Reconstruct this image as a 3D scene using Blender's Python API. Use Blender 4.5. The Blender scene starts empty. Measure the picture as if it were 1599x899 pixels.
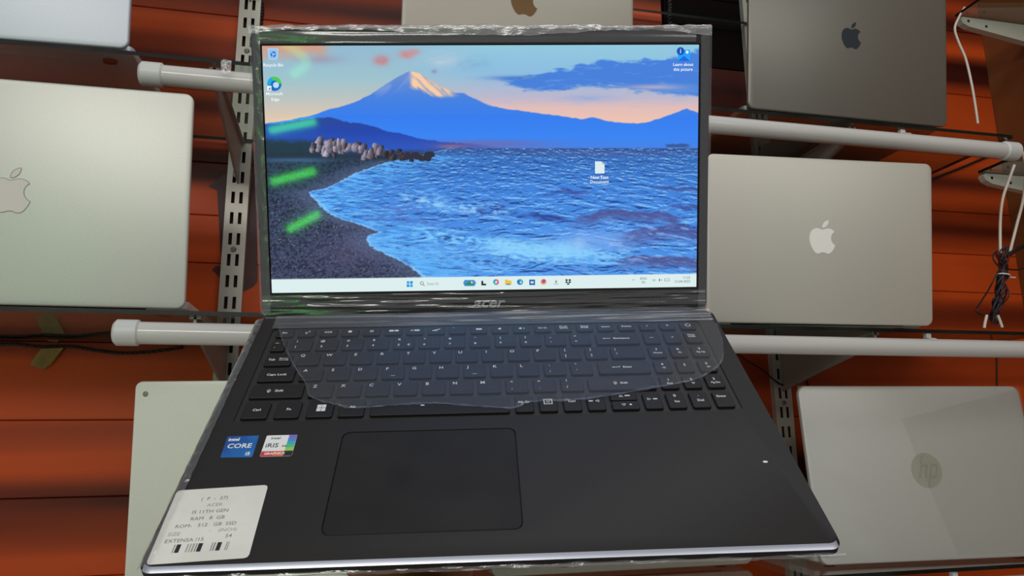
import bpy, bmesh, math, random
import numpy as np
from mathutils import Matrix, Vector

S = bpy.context.scene
COL = S.collection
rnd = random.Random(7)
EYE = 1.35                                   # camera height above the shop floor (m)

# ------------------------------------------------------------------ camera
# axes of the room (x along the shelf wall, y into it, z up) seen from the camera: right / down / forward
RWC = Matrix(((0.975769829, -0.218541147, -0.010630496),
              (0.033617727, 0.197754945, -0.979674859),
              (0.216201500, 0.955579797, 0.200310168)))
cam = bpy.data.cameras.new('camera')
cam.sensor_width = 36.0
cam.lens = 1140.0 * 36.0 / 1599.0
cam.clip_start = 0.01
co = bpy.data.objects.new('camera', cam)
COL.objects.link(co)
r, d, fw = RWC[0], RWC[1], RWC[2]
co.matrix_world = Matrix(((r[0], -d[0], -fw[0], 0), (r[1], -d[1], -fw[1], 0), (r[2], -d[2], -fw[2], EYE), (0, 0, 0, 1)))
S.camera = co

# ------------------------------------------------------------------ world, lamps, exposure
w = bpy.data.worlds.new('shop_ambience'); S.world = w
w.use_nodes = True
w.node_tree.nodes['Background'].inputs[0].default_value = (0.86, 0.87, 0.9, 1)
w.node_tree.nodes['Background'].inputs[1].default_value = 0.36

def area(name, loc, target, sx, sy, power, col):
    l = bpy.data.lights.new(name, 'AREA'); l.shape = 'RECTANGLE'; l.size = sx; l.size_y = sy
    l.energy = power; l.color = col
    o = bpy.data.objects.new(name, l); COL.objects.link(o)
    o.location = loc
    o.rotation_euler = (Vector(target) - Vector(loc)).to_track_quat('-Z', 'Y').to_euler()
    return o
area('ceiling_or_fill_lamp', (-0.9, -1.7, EYE + 1.0), (0.1, 0.95, EYE), 1.5, 0.5, 17, (1.0, 0.97, 0.91))
area('ceiling_or_fill_lamp', (1.1, -1.7, EYE + 0.95), (0.5, 0.95, EYE), 1.5, 0.5, 5.5, (1.0, 0.97, 0.91))  # added fill from the right for the lower laptop lid, no known fitting
area('ceiling_or_fill_lamp', (0.35, 0.15, EYE + 1.35), (0.3, 0.5, EYE), 1.2, 0.3, 5, (0.96, 0.97, 1.0))

S.view_settings.view_transform = 'Standard'
S.view_settings.look = 'None'
S.view_settings.gamma = 1.0
S.view_settings.use_curve_mapping = False
S.view_settings.exposure = 0.0

# ------------------------------------------------------------------ materials
def lin(c):
    return tuple((x / 255 / 12.92) if x / 255 <= 0.04045 else ((x / 255 + 0.055) / 1.055) ** 2.4 for x in c)

MATS = {}
def mat(name, col, rough=0.5, metal=0.0, spec=0.5, coat=0.0, srgb=True):
    if name in MATS: return MATS[name]
    m = bpy.data.materials.new(name); m.use_nodes = True
    b = m.node_tree.nodes['Principled BSDF']
    c = lin(col) if srgb else col
    b.inputs['Base Color'].default_value = (*c, 1)
    b.inputs['Roughness'].default_value = rough
    b.inputs['Metallic'].default_value = metal
    b.inputs['Specular IOR Level'].default_value = spec
    b.inputs['Coat Weight'].default_value = coat
    MATS[name] = m
    return m
def nodes(m): return m.node_tree.nodes, m.node_tree.links, m.node_tree.nodes['Principled BSDF']

def noise_mat(name, c0, c1, scale, stretch=(1, 1, 1), rough=0.4, metal=0.0, detail=4, bump=0.0, p0=0.35, p1=0.65, rand=0.0, spec=0.5):
    m = mat(name, c0, rough, metal, spec)
    n, l, b = nodes(m)
    tc = n.new('ShaderNodeTexCoord'); mp = n.new('ShaderNodeMapping'); mp.inputs['Scale'].default_value = stretch
    no = n.new('ShaderNodeTexNoise'); no.inputs['Scale'].default_value = scale; no.inputs['Detail'].default_value = detail
    ra = n.new('ShaderNodeValToRGB')
    ra.color_ramp.elements[0].color = (*lin(c0), 1); ra.color_ramp.elements[1].color = (*lin(c1), 1)
    ra.color_ramp.elements[0].position = p0; ra.color_ramp.elements[1].position = p1
    l.new(tc.outputs['Object'], mp.inputs['Vector']); l.new(mp.outputs[0], no.inputs['Vector'])
    l.new(no.outputs['Fac'], ra.inputs['Fac'])
    out = ra.outputs[0]
    if rand:
        oi = n.new('ShaderNodeObjectInfo'); hs = n.new('ShaderNodeHueSaturation')
        mr = n.new('ShaderNodeMapRange'); mr.inputs['To Min'].default_value = 1 - rand; mr.inputs['To Max'].default_value = 1 + rand
        l.new(oi.outputs['Random'], mr.inputs['Value']); l.new(mr.outputs[0], hs.inputs['Value'])
        l.new(out, hs.inputs['Color']); out = hs.outputs[0]
    l.new(out, b.inputs['Base Color'])
    if bump:
        bp = n.new('ShaderNodeBump'); bp.inputs['Strength'].default_value = bump; bp.inputs['Distance'].default_value = 0.001
        l.new(no.outputs['Fac'], bp.inputs['Height']); l.new(bp.outputs[0], b.inputs['Normal'])
    return m

def emit(name, col, strength=1.0, srgb=True):
    if name in MATS: return MATS[name]
    m = bpy.data.materials.new(name); m.use_nodes = True
    n, l = m.node_tree.nodes, m.node_tree.links
    n.clear()
    e = n.new('ShaderNodeEmission'); o = n.new('ShaderNodeOutputMaterial')
    e.inputs[0].default_value = (*(lin(col) if srgb else col), 1); e.inputs[1].default_value = strength
    l.new(e.outputs[0], o.inputs[0]); MATS[name] = m
    return m

def film_mat(name, haze=0.05, gloss=0.12, rough=0.12, tint=(1, 1, 1), bump=0.0, scale=200, stretch=(1, 1, 1), hcol=(0.8, 0.82, 0.9)):
    """clear stretch film: mostly see-through, glossy, slightly milky"""
    m = bpy.data.materials.new(name); m.use_nodes = True
    n, l = m.node_tree.nodes, m.node_tree.links
    n.clear()
    o = n.new('ShaderNodeOutputMaterial'); t = n.new('ShaderNodeBsdfTransparent'); g = n.new('ShaderNodeBsdfGlossy')
    df = n.new('ShaderNodeBsdfDiffuse'); fr = n.new('ShaderNodeLayerWeight'); pw = n.new('ShaderNodeMath'); m1 = n.new('ShaderNodeMixShader'); m2 = n.new('ShaderNodeMixShader')
    ma = n.new('ShaderNodeMath'); ma.operation = 'ADD'; ma.inputs[1].default_value = gloss + 0.025; ma.use_clamp = True
    pw.operation = 'POWER'; pw.inputs[1].default_value = 4.5; l.new(fr.outputs['Facing'], pw.inputs[0])
    t.inputs[0].default_value = (*tint, 1); df.inputs[0].default_value = (*hcol, 1)
    g.inputs['Roughness'].default_value = rough; fr.inputs[0].default_value = 0.5
    l.new(pw.outputs[0], ma.inputs[0]); l.new(ma.outputs[0], m1.inputs[0])
    l.new(t.outputs[0], m1.inputs[1]); l.new(g.outputs[0], m1.inputs[2])
    m2.inputs[0].default_value = haze
    l.new(m1.outputs[0], m2.inputs[1]); l.new(df.outputs[0], m2.inputs[2]); l.new(m2.outputs[0], o.inputs[0])
    if bump:
        tc = n.new('ShaderNodeTexCoord'); mp = n.new('ShaderNodeMapping'); mp.inputs['Scale'].default_value = stretch
        no = n.new('ShaderNodeTexNoise'); no.inputs['Scale'].default_value = scale; no.inputs['Detail'].default_value = 3
        bp = n.new('ShaderNodeBump'); bp.inputs['Strength'].default_value = bump; bp.inputs['Distance'].default_value = 0.002
        l.new(tc.outputs['Object'], mp.inputs[0]); l.new(mp.outputs[0], no.inputs['Vector'])
        l.new(no.outputs['Fac'], bp.inputs['Height']); l.new(bp.outputs[0], g.inputs['Normal'])
    MATS[name] = m
    return m

M_plank = noise_mat('orange_laminate', (66, 15, 6), (206, 78, 24), 1.5, (0.3, 1, 10), 0.45, detail=1, rand=0.06, spec=0.25, p0=0.33, p1=0.6)
M_plank_dark = noise_mat('plank_near_black', (10, 4, 4), (18, 7, 6), 2.2, (0.5, 1, 9), 0.6, spec=0.06)
M_plank_maroon = noise_mat('plank_maroon', (52, 13, 8), (78, 22, 11), 2.2, (0.5, 1, 9), 0.4, spec=0.25)
M_brown = noise_mat('brown_board', (112, 62, 28), (132, 76, 36), 6, (1, 1, 0.3), 0.5)
M_groove = mat('groove', (120, 38, 16), 0.6)
M_floor = noise_mat('floor_tiles', (206, 200, 192), (216, 210, 202), 5, rough=0.4)
M_paint = noise_mat('off_white_paint', (186, 178, 166), (204, 196, 184), 14, rough=0.38, metal=0.25)
M_bracket = noise_mat('bracket_paint', (150, 142, 132), (165, 156, 146), 10, rough=0.45)
M_screw = mat('screw_steel', (150, 145, 138), 0.35, 0.9)
M_tube = mat('tube_diffuser', (206, 204, 200), 0.12, 0.0, 0.6)
M_tubeback = mat('tube_back', (172, 168, 164), 0.3, 0.4)
M_cap = mat('tube_cap', (208, 209, 206), 0.4)
M_cable_w = mat('white_cable', (226, 214, 198), 0.45)
M_cable_b = mat('black_cable', (28, 18, 18), 0.5)
M_cable_m = mat('maroon_wire', (88, 30, 34), 0.5)
M_tie = mat('white_tie', (214, 210, 206), 0.4)
M_tape = noise_mat('yellow_tape', (122, 84, 20), (150, 112, 36), 60, rough=0.35)
M_glassedge = noise_mat('glass_edge', (12, 17, 15), (26, 34, 30), 60, (0.4, 1, 1), 0.3, spec=0.2)

def glass_mat():
    return film_mat('shelf_glass', 0.0, 0.03, 0.03, (0.84, 0.9, 0.87))
M_glass = glass_mat()

M_body = noise_mat('charcoal_shell', (29, 26, 25), (33, 30, 29), 900, rough=0.5, spec=0.3)
M_edge = mat('polished_edge', (192, 196, 208), 0.34, 0.9)
M_well = mat('keyboard_well', (42, 40, 39), 0.5, spec=0.3)
M_key = noise_mat('key_plastic', (23, 21, 21), (27, 25, 25), 700, rough=0.5, spec=0.3)
M_legend = mat('key_print', (215, 215, 215), 0.5)
M_pad = noise_mat('touchpad_glass', (29, 27, 26), (35, 32, 31), 28, rough=0.5, detail=2, spec=0.2)
M_bezel = mat('bezel_plastic', (30, 27, 26), 0.4, spec=0.35)
M_panelblack = mat('panel_black', (10, 10, 12), 0.25)
M_chrome = mat('brushed_chrome', (178, 178, 182), 0.4, 0.6)
M_hinge = mat('hinge_black', (22, 22, 24), 0.35)
M_blue = noise_mat('blue_sticker_print', (8, 74, 152), (22, 112, 190), 40, rough=0.35)
M_white = mat('white_print', (232, 232, 230), 0.45)
M_paper = noise_mat('label_paper', (218, 215, 207), (228, 225, 218), 40, rough=0.5)
M_ink = mat('faded_ink', (120, 118, 114), 0.6)
M_inkdark = mat('black_ink', (28, 28, 28), 0.6)
M_inkpale = mat('pale_ink', (160, 158, 152), 0.6)
M_orange = mat('orange_print', (226, 96, 48), 0.45)
M_red = mat('red_print', (204, 56, 60), 0.45)

F_clear = film_mat('clear_film', 0.024, 0.012, 0.25, bump=0.25, scale=30, stretch=(1, 3, 1), hcol=(0.66, 0.69, 0.8))
F_streak = film_mat('streaked_film', 0.02, 0.09, 0.15)
F_deck = film_mat('hinge_film', 0.055, 0.05, 0.24, hcol=(0.66, 0.68, 0.78))
F_crinkle = film_mat('crinkled_film', 0.16, 0.22, 0.25, bump=0.8, scale=160, stretch=(0.4, 1, 1), hcol=(0.75, 0.73, 0.72))
F_side = film_mat('side_film', 0.015, 0.12, 0.24, (0.94, 0.97, 0.94), bump=0.35, scale=70)
F_edge = film_mat('edge_film', 0.03, 0.12, 0.2, bump=0.6, scale=140)
F_lid = film_mat('lid_film', 0.02, 0.05, 0.15, bump=0.25, scale=9, stretch=(1, 1, 3))

# ------------------------------------------------------------------ object helpers
def link(o): COL.objects.link(o); return o
def mesh_obj(name, me, m=None, parent=None, loc=None, matrix=None):
    if m is not None:
        for x in (m if isinstance(m, (list, tuple)) else [m]): me.materials.append(x)
    o = link(bpy.data.objects.new(name, me))
    if parent is not None: o.parent = parent
    if matrix is not None: o.matrix_local = matrix
    elif loc is not None: o.location = loc
    return o
def bm_obj(name, bm, m, parent=None, loc=None, matrix=None, smooth=35):
    me = bpy.data.meshes.new(name); bmesh.ops.recalc_face_normals(bm, faces=bm.faces[:])
    bm.to_mesh(me); bm.free()
    if smooth:
        me.polygons.foreach_set('use_smooth', [True] * len(me.polygons))
        me.set_sharp_from_angle(angle=math.radians(smooth))
    return mesh_obj(name, me, m, parent, loc, matrix)
def thing(name, label, cat, matrix, group=None):
    o = link(bpy.data.objects.new(name, None)); o.empty_display_size = 0.02
    o.matrix_world = matrix
    tag(o, label, cat, group)
    return o
def tag(o, label, cat, group=None):
    o['label'] = label; o['category'] = cat
    if group: o['group'] = group
    return o
def struct(o): o['kind'] = 'structure'; return o
def T(x, y, z): return Matrix.Translation((x, y, z))

def add_box(bm, c, s, mi=0, rot=None):
    vs = []
    for z in (-.5, .5):
        for x, y in ((-.5, -.5), (.5, -.5), (.5, .5), (-.5, .5)):
            v = Vector((x * s[0], y * s[1], z * s[2]))
            if rot is not None: v = rot @ v
            vs.append(bm.verts.new(v + Vector(c)))
    for q in ((3, 2, 1, 0), (4, 5, 6, 7), (0, 1, 5, 4), (1, 2, 6, 5), (2, 3, 7, 6), (3, 0, 4, 7)):
        f = bm.faces.new([vs[k] for k in q]); f.material_index = mi
    return vs

def rrect(x0, x1, y0, y1, r, n=5):
    pts = []
    for cx, cy, a in ((x1 - r, y1 - r, 0), (x0 + r, y1 - r, 90), (x0 + r, y0 + r, 180), (x1 - r, y0 + r, 270)):
        for k in range(n + 1):
            t = math.radians(a + 90 * k / n)
            pts.append((cx + r * math.cos(t), cy + r * math.sin(t)))
    return pts

def loft(bm, rings, cap0=True, cap1=True, mi=0, capmi=None):
    """rings: lists of 3D points, same count; closed loops joined by quads"""
    vr = [[bm.verts.new(p) for p in rg] for rg in rings]
    n = len(vr[0])
    for a, b in zip(vr, vr[1:]):
        for k in range(n):
            f = bm.faces.new((a[k], a[(k + 1) % n], b[(k + 1) % n], b[k])); f.material_index = mi
    if cap0: f = bm.faces.new(vr[0][::-1]); f.material_index = mi
    if cap1: f = bm.faces.new(vr[-1]); f.material_index = mi if capmi is None else capmi
    return vr

def ring_face(bm, outer, holes, mi=0):
    """flat face with holes: outer and holes are closed vert loops"""
    es = []
    for lp in [outer] + holes:
        for k in range(len(lp)):
            a, b = lp[k], lp[(k + 1) % len(lp)]
            e = bm.edges.get((a, b)) or bm.edges.new((a, b)); es.append(e)
    res = bmesh.ops.triangle_fill(bm, use_beauty=True, use_dissolve=False, edges=es)
    for g in res['geom']:
        if isinstance(g, bmesh.types.BMFace): g.material_index = mi

def smooth_path(pts, sub=6):
    P = [Vector(p) for p in pts]
    if len(P) < 3: return P
    out = []
    for i in range(len(P) - 1):
        p0 = P[max(i - 1, 0)]; p1 = P[i]; p2 = P[i + 1]; p3 = P[min(i + 2, len(P) - 1)]
        for k in range(sub):
            t = k / sub
            out.append(0.5 * ((2 * p1) + (-p0 + p2) * t + (2 * p0 - 5 * p1 + 4 * p2 - p3) * t * t + (-p0 + 3 * p1 - 3 * p2 + p3) * t ** 3))
    out.append(P[-1])
    return out
def add_tube(bm, pts, rad, n=8, mi=0):
    up = Vector((0.31, 0.87, 0.2)).normalized(); rings = []
    for i, p in enumerate(pts):
        t = (pts[min(i + 1, len(pts) - 1)] - pts[max(i - 1, 0)])
        if t.length < 1e-9: continue
        t.normalize(); a = t.cross(up)
        if a.length < 1e-4: a = t.cross(Vector((1, 0, 0)))
        a.normalize(); b = t.cross(a)
        rr = rad(i / max(1, len(pts) - 1)) if callable(rad) else rad
        rings.append([p + a * rr * math.cos(2 * math.pi * k / n) + b * rr * math.sin(2 * math.pi * k / n) for k in range(n)])
    loft(bm, rings, mi=mi)
def add_cyl_x(bm, x0, x1, y, z, r, n=20, bev=0.0, mi=0):
    def ring(x, rr): return [Vector((x, y + rr * math.cos(2 * math.pi * k / n), z + rr * math.sin(2 * math.pi * k / n))) for k in range(n)]
    rings = [ring(x0, r - bev), ring(x0 + bev, r), ring(x1 - bev, r), ring(x1, r - bev)] if bev else [ring(x0, r), ring(x1, r)]
    loft(bm, rings, mi=mi)

def text_mesh(body, size, align='CENTER', shear=0.0, xs=1.0, spacing=1.0, bold=0.0):
    c = bpy.data.curves.new('lettering', 'FONT')
    c.body = body; c.size = size; c.align_x = align; c.align_y = 'CENTER'; c.shear = shear; c.resolution_u = 2
    c.space_character = spacing; c.offset = bold; c.space_line = 0.8
    o = bpy.data.objects.new('lettering', c); COL.objects.link(o)
    dg = bpy.context.evaluated_depsgraph_get()
    me = bpy.data.meshes.new_from_object(o.evaluated_get(dg))
    bpy.data.objects.remove(o); bpy.data.curves.remove(c)
    if xs != 1.0: me.transform(Matrix.Diagonal((xs, 1, 1, 1)))
    me.materials.clear()
    return me
def text_into(bm, body, size, x, y, z=0.0, rot=0.0, mi=0, **kw):
    me = text_mesh(body, size, **kw)
    me.transform(Matrix.Translation((x, y, z)) @ Matrix.Rotation(rot, 4, 'Z'))
    k = len(bm.faces); bm.from_mesh(me); bm.faces.ensure_lookup_table()
    for f in bm.faces[k:]: f.material_index = mi
    bpy.data.meshes.remove(me)
def poly(bm, pts, z=0.0, mi=0):
    f = bm.faces.new([bm.verts.new((p[0], p[1], z)) for p in pts]); f.material_index = mi; return f
def disc(bm, x, y, r, z=0, n=20, mi=0, ry=None):
    poly(bm, [(x + r * math.cos(2 * math.pi * k / n), y + (ry or r) * math.sin(2 * math.pi * k / n)) for k in range(n)], z, mi)
def annulus(bm, x, y, r0, r1, z=0, n=20, a0=0, a1=360, mi=0):
    for k in range(n):
        t0, t1 = math.radians(a0 + (a1 - a0) * k / n), math.radians(a0 + (a1 - a0) * (k + 1) / n)
        poly(bm, [(x + r0 * math.cos(t0), y + r0 * math.sin(t0)), (x + r1 * math.cos(t0), y + r1 * math.sin(t0)),
                  (x + r1 * math.cos(t1), y + r1 * math.sin(t1)), (x + r0 * math.cos(t1), y + r0 * math.sin(t1))], z, mi)
def stroke(bm, x0, y0, x1, y1, wd, z=0, mi=0):
    d = Vector((x1 - x0, y1 - y0)); n = Vector((-d.y, d.x)).normalized() * wd / 2
    poly(bm, [(x0 + n.x, y0 + n.y), (x0 - n.x, y0 - n.y), (x1 - n.x, y1 - n.y), (x1 + n.x, y1 + n.y)], z, mi)

def at(px, py, Y):
    """point of the room, on the plane Y metres in front of the lens, that the photo shows at (px, py)"""
    d = RWC.transposed() @ Vector(((px - 799.5) / 1140, (py - 449.5) / 1140, 1))
    d = d * (Y / d.y)
    return Vector((d.x, d.y, d.z + EYE))

# ------------------------------------------------------------------ the room: wall of planks, side wall, floor
WALL = 1.12
bm = bmesh.new(); add_box(bm, (0.35, WALL + 0.03, 1.35), (2.3, 0.04, 2.7))
wall = struct(bm_obj('wall_back', bm, M_groove, smooth=0))
edges_z = [-0.62, -0.50, -0.38, -0.276, -0.174, -0.0724, 0.0296, 0.137, 0.2567, 0.33, 0.4129, 0.53, 0.66, 0.80, 0.92]
for z0, z1 in zip(edges_z, edges_z[1:]):
    segs = [(-0.75, 1.25, M_plank)]
    if z0 > 0.63: segs = [(-0.75, 0.54, M_plank), (0.545, 1.0, M_plank_dark), (1.005, 1.25, M_plank)]  # upper right board pieces coloured near-black
    elif z0 > 0.5: segs = [(-0.75, 0.54, M_plank), (0.545, 1.0, M_plank_maroon), (1.005, 1.25, M_plank)]  # board pieces just below them coloured maroon
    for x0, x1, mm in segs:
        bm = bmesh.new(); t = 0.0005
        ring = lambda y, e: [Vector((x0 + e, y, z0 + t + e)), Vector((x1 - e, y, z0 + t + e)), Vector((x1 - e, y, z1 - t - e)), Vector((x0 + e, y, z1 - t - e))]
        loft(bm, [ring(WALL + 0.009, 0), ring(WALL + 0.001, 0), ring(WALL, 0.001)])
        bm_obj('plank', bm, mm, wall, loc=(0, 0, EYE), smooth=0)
bm = bmesh.new(); add_box(bm, (1.27, 0.55, 1.35), (0.04, 1.2, 2.7))
struct(bm_obj('wall_right', bm, M_brown, smooth=0))
bm = bmesh.new(); add_box(bm, (0.2, -0.2, -0.02), (4.4, 3.0, 0.04))
struct(bm_obj('floor', bm, M_floor, smooth=0))

# dark printed decal behind the left rail
Yd = WALL - 0.0004
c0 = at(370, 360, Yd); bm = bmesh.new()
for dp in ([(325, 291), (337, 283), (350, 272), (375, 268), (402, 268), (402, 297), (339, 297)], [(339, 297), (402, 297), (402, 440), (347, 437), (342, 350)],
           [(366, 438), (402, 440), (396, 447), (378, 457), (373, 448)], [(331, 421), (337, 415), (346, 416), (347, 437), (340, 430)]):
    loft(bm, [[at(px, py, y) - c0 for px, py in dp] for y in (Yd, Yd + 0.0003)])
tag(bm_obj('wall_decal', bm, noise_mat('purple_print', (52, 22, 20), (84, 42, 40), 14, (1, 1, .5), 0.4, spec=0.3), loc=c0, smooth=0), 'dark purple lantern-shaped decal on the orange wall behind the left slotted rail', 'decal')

# ------------------------------------------------------------------ slotted standards on the wall
STD = (-0.170, 0.716)
def standard(x, label):
    th = thing('slotted_standard', label, 'shelf rail', T(x, WALL, EYE), 'slotted rails screwed to the wall')
    bm = bmesh.new()
    xs = [-0.016, -0.0082, -0.0032, 0.0032, 0.0082, 0.016]; y = -0.012
    z = -0.62
    zs = []
    while z < 0.92:
        zs += [z, z + 0.007, z + 0.025]; z += 0.032
    zs.append(z)
    V = {}
    def v(i, k, yy=y):
        if (i, k, yy) not in V: V[(i, k, yy)] = bm.verts.new((xs[i], yy, zs[k]))
        return V[(i, k, yy)]
    for k in range(len(zs) - 1):
        for i in range(5):
            if k % 3 == 1 and i in (1, 3):
                for a, b in (((i, k), (i + 1, k)), ((i + 1, k), (i + 1, k + 1)), ((i + 1, k + 1), (i, k + 1)), ((i, k + 1), (i, k))):
                    bm.faces.new((v(*a), v(*b), v(b[0], b[1], y + 0.0018), v(a[0], a[1], y + 0.0018)))
                continue
            bm.faces.new((v(i, k), v(i + 1, k), v(i + 1, k + 1), v(i, k + 1)))
    n = len(zs) - 1
    for i in (0, 5):
        bm.faces.new((v(i, 0), v(i, n), bm.verts.new((xs[i], -0.0003, zs[n])), bm.verts.new((xs[i], -0.0003, zs[0]))))
    bm_obj('rail', bm, M_paint, th, smooth=0)
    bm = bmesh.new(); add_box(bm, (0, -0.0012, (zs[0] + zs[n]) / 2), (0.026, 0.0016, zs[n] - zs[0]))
    bm_obj('slot_shade_sheet', bm, mat('rail_shadow_back', (60, 26, 20), 0.7), th, smooth=0)  # dark sheet behind the slots, stands in for the shade inside the rail
    return th, zs
def screw(th, z):
    bm = bmesh.new()
    rg = lambda r, yy: [Vector((r * math.cos(2 * math.pi * k / 12), yy, z + r * math.sin(2 * math.pi * k / 12))) for k in range(12)]
    loft(bm, [rg(0.0042, -0.012), rg(0.0042, -0.0128), rg(0.0026, -0.0142)])
    add_box(bm, (0, -0.0143, z), (0.005, 0.0004, 0.0009), mi=1)
    bm_obj('screw', bm, [M_screw, M_cable_b], th)
tl, zs = standard(STD[0], 'pale slotted shelf rail on orange wall left of the black laptop screen')
for px, py in ((384, 86), (363, 394)):
    screw(tl, min(zs[::3], key=lambda z: abs(z - (at(px, py, WALL - 0.012).z - EYE))) + 0.0)
tr, zs = standard(STD[1], 'pale slotted shelf rail on orange wall left of the silver laptop with round emblem')
screw(tr, min(zs[::3], key=lambda z: abs(z - (at(1226, 638, WALL - 0.012).z - EYE))))

# ------------------------------------------------------------------ glass shelves, brackets, tubes
ZS = {'top': 0.752, 'upper': 0.449, 'middle': 0.142, 'lower': -0.174}
X0, X1, YF, YB = -0.62, 0.99, 0.862, 1.105
def glass_shelf(z, label, x0=X0, x1=X1, yf=YF, yb=YB, group='glass shelves on the back wall'):
    th = thing('glass_shelf', label, 'shelf', T(0, 0, EYE + z), group)
    bm = bmesh.new(); xa, xb, ya, yb2, za = x0, x1, yf, yb, -0.005
    c = [(xa, ya), (xb, ya), (xb, yb2), (xa, yb2)]
    top = [bm.verts.new((*p, 0)) for p in c]; bot = [bm.verts.new((*p, za)) for p in c]
    bm.faces.new(top); bm.faces.new(bot[::-1])
    bm_obj('glass_pane', bm, M_glass, th, smooth=0)
    bm = bmesh.new()
    top = [bm.verts.new((*p, 0)) for p in c]; bot = [bm.verts.new((*p, za)) for p in c]
    for k in range(4): bm.faces.new((bot[k], bot[(k + 1) % 4], top[(k + 1) % 4], top[k]))
    bm_obj('ground_edge', bm, M_glassedge, th, smooth=0)['label'] = 'dark green ground edge of the glass'
    return th
glass_shelf(ZS['top'], 'glass shelf above the frame, topmost on the orange wall')
glass_shelf(ZS['upper'], 'upper glass shelf carrying the dark grey laptop and the pale blue laptop')
glass_shelf(ZS['middle'], 'middle glass shelf carrying the two large pale laptops with fruit emblems')
glass_shelf(ZS['lower'], 'lower glass shelf at the bottom carrying the laptop with round emblem')
for z in ('upper', 'top'):
    glass_shelf(ZS[z], ('short glass shelf on the brown side wall, lower of the two' if z == 'upper' else 'short glass shelf on the brown side wall, upper of the two'),
                1.068, 1.249, 0.80, 1.005, 'short glass shelves on the side wall')

def bracket(x, z, label):
    th = thing('shelf_bracket', label, 'bracket', T(x, WALL - 0.012, EYE + z - 0.005), 'steel brackets under the glass shelves')
    L = WALL - 0.012 - YF - 0.012
    bm = bmesh.new()
    prof = [(0.0, 0.0), (0.0, -0.066), (-0.02, -0.062), (-L * 0.96, -0.018), (-L, -0.012), (-L, 0.0)]
    loft(bm, [[Vector((sx, y, zz)) for y, zz in prof] for sx in (-0.0016, 0.0016)])
    bm_obj('bracket_plate', bm, M_bracket, th, smooth=0)
    bm = bmesh.new()
    for zz in (-0.018, -0.05): add_box(bm, (0.0057 if x > 0 else -0.0057, 0.003, zz), (0.0034, 0.010, 0.012))
    add_box(bm, (0, -L / 2, -0.0013), (0.012, L, 0.0022))
    bm_obj('bracket_flange', bm, M_bracket, th, smooth=0)
    return th
names = {'top': 'near the top edge of the photo', 'upper': 'under the upper glass shelf', 'middle': 'under the middle glass shelf', 'lower': 'under the lower glass shelf'}
for z in ('top', 'upper', 'middle'):
    bracket(STD[0], ZS[z], 'grey triangular shelf bracket on the left rail ' + names[z])
for z in ('upper', 'middle'):
    bracket(STD[1], ZS[z], 'grey triangular shelf bracket on the right rail ' + names[z])
for z, lab in (('upper', 'white tapered bracket with two holes on the brown side wall behind the white cables'), ('top', 'white tapered bracket on the brown side wall at top right corner')):
    th = thing('side_bracket', lab, 'bracket', T(1.25, 1.0, EYE + ZS[z] - 0.0055), 'white brackets on the side wall')
    bm = bmesh.new()
    prof = [(0, 0), (0, -0.040), (-0.16, -0.0185), (-0.172, -0.013), (-0.177, -0.005), (-0.173, 0.0)]
    loft(bm, [[Vector((xx, y, zz)) for xx, zz in prof] for y in (0, 0.012)])
    bm_obj('bracket_plate', bm, mat('white_bracket', (196, 194, 180), 0.4), th, smooth=0)
    for xx, zz in ((-0.160, -0.0075), (-0.122, -0.014)):
        bm = bmesh.new()
        loft(bm, [[Vector((xx + r * math.cos(k * math.pi / 5), yy, zz + r * math.sin(k * math.pi / 5))) for k in range(10)] for r, yy in ((0.0026, 0.0), (0.0026, -0.0006), (0.0015, -0.0008))])
        bm_obj('hole_disc', bm, M_cable_b, th)  # dark discs stand in for the shade of the open holes

def tube_light(z, label, yy=YF + 0.002):
    th = thing('tube_light', label, 'tube light', T(-0.249, yy, EYE + z), 'unlit tube lights under the glass shelves')
    Lt = 1.244
    bm = bmesh.new(); n = 24; r = 0.0124
    vr = loft(bm, [[Vector((x, r * math.cos(2 * math.pi * k / n), r * math.sin(2 * math.pi * k / n))) for k in range(n)] for x in (0.016, Lt - 0.016)])
    for f in bm.faces:
        c = f.calc_center_median()
        if c.y > 0.003 and abs(c.x - Lt / 2) < 0.1: f.material_index = 1
    bm_obj('tube', bm, [M_tube, M_tubeback], th)
    for a, b in ((0, 0.027), (Lt - 0.027, Lt)):
        bm = bmesh.new(); add_cyl_x(bm, a, b, 0, 0, 0.0145, 24, 0.003)
        bm_obj('end_cap', bm, M_cap, th)
    for xx in (0.2, Lt - 0.2):
        bm = bmesh.new()
        n2 = 10; lo, hi = [], []
        for k in range(n2 + 1):
            a = math.radians(62 + 70 * k / n2)
            lo.append((0.0125 * math.cos(a), 0.0125 * math.sin(a))); hi.append((0.0137 * math.cos(a), 0.0137 * math.sin(a)))
        pr = lo + hi[::-1]
        loft(bm, [[Vector((xx + s, a, b)) for a, b in pr] for s in (-0.005, 0.005)])
        add_box(bm, (xx, 0.004, 0.0165), (0.008, 0.006, 0.0075))
        bm_obj('mounting_clip', bm, M_cap, th)
    return th
tube_light(0.4225, 'white unlit tube light under the upper glass shelf')
tube_light(0.1165, 'white unlit tube light under the middle glass shelf')
tube_light(-0.202, 'white unlit tube light under the lower glass shelf at bottom right', YF + 0.008)

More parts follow.
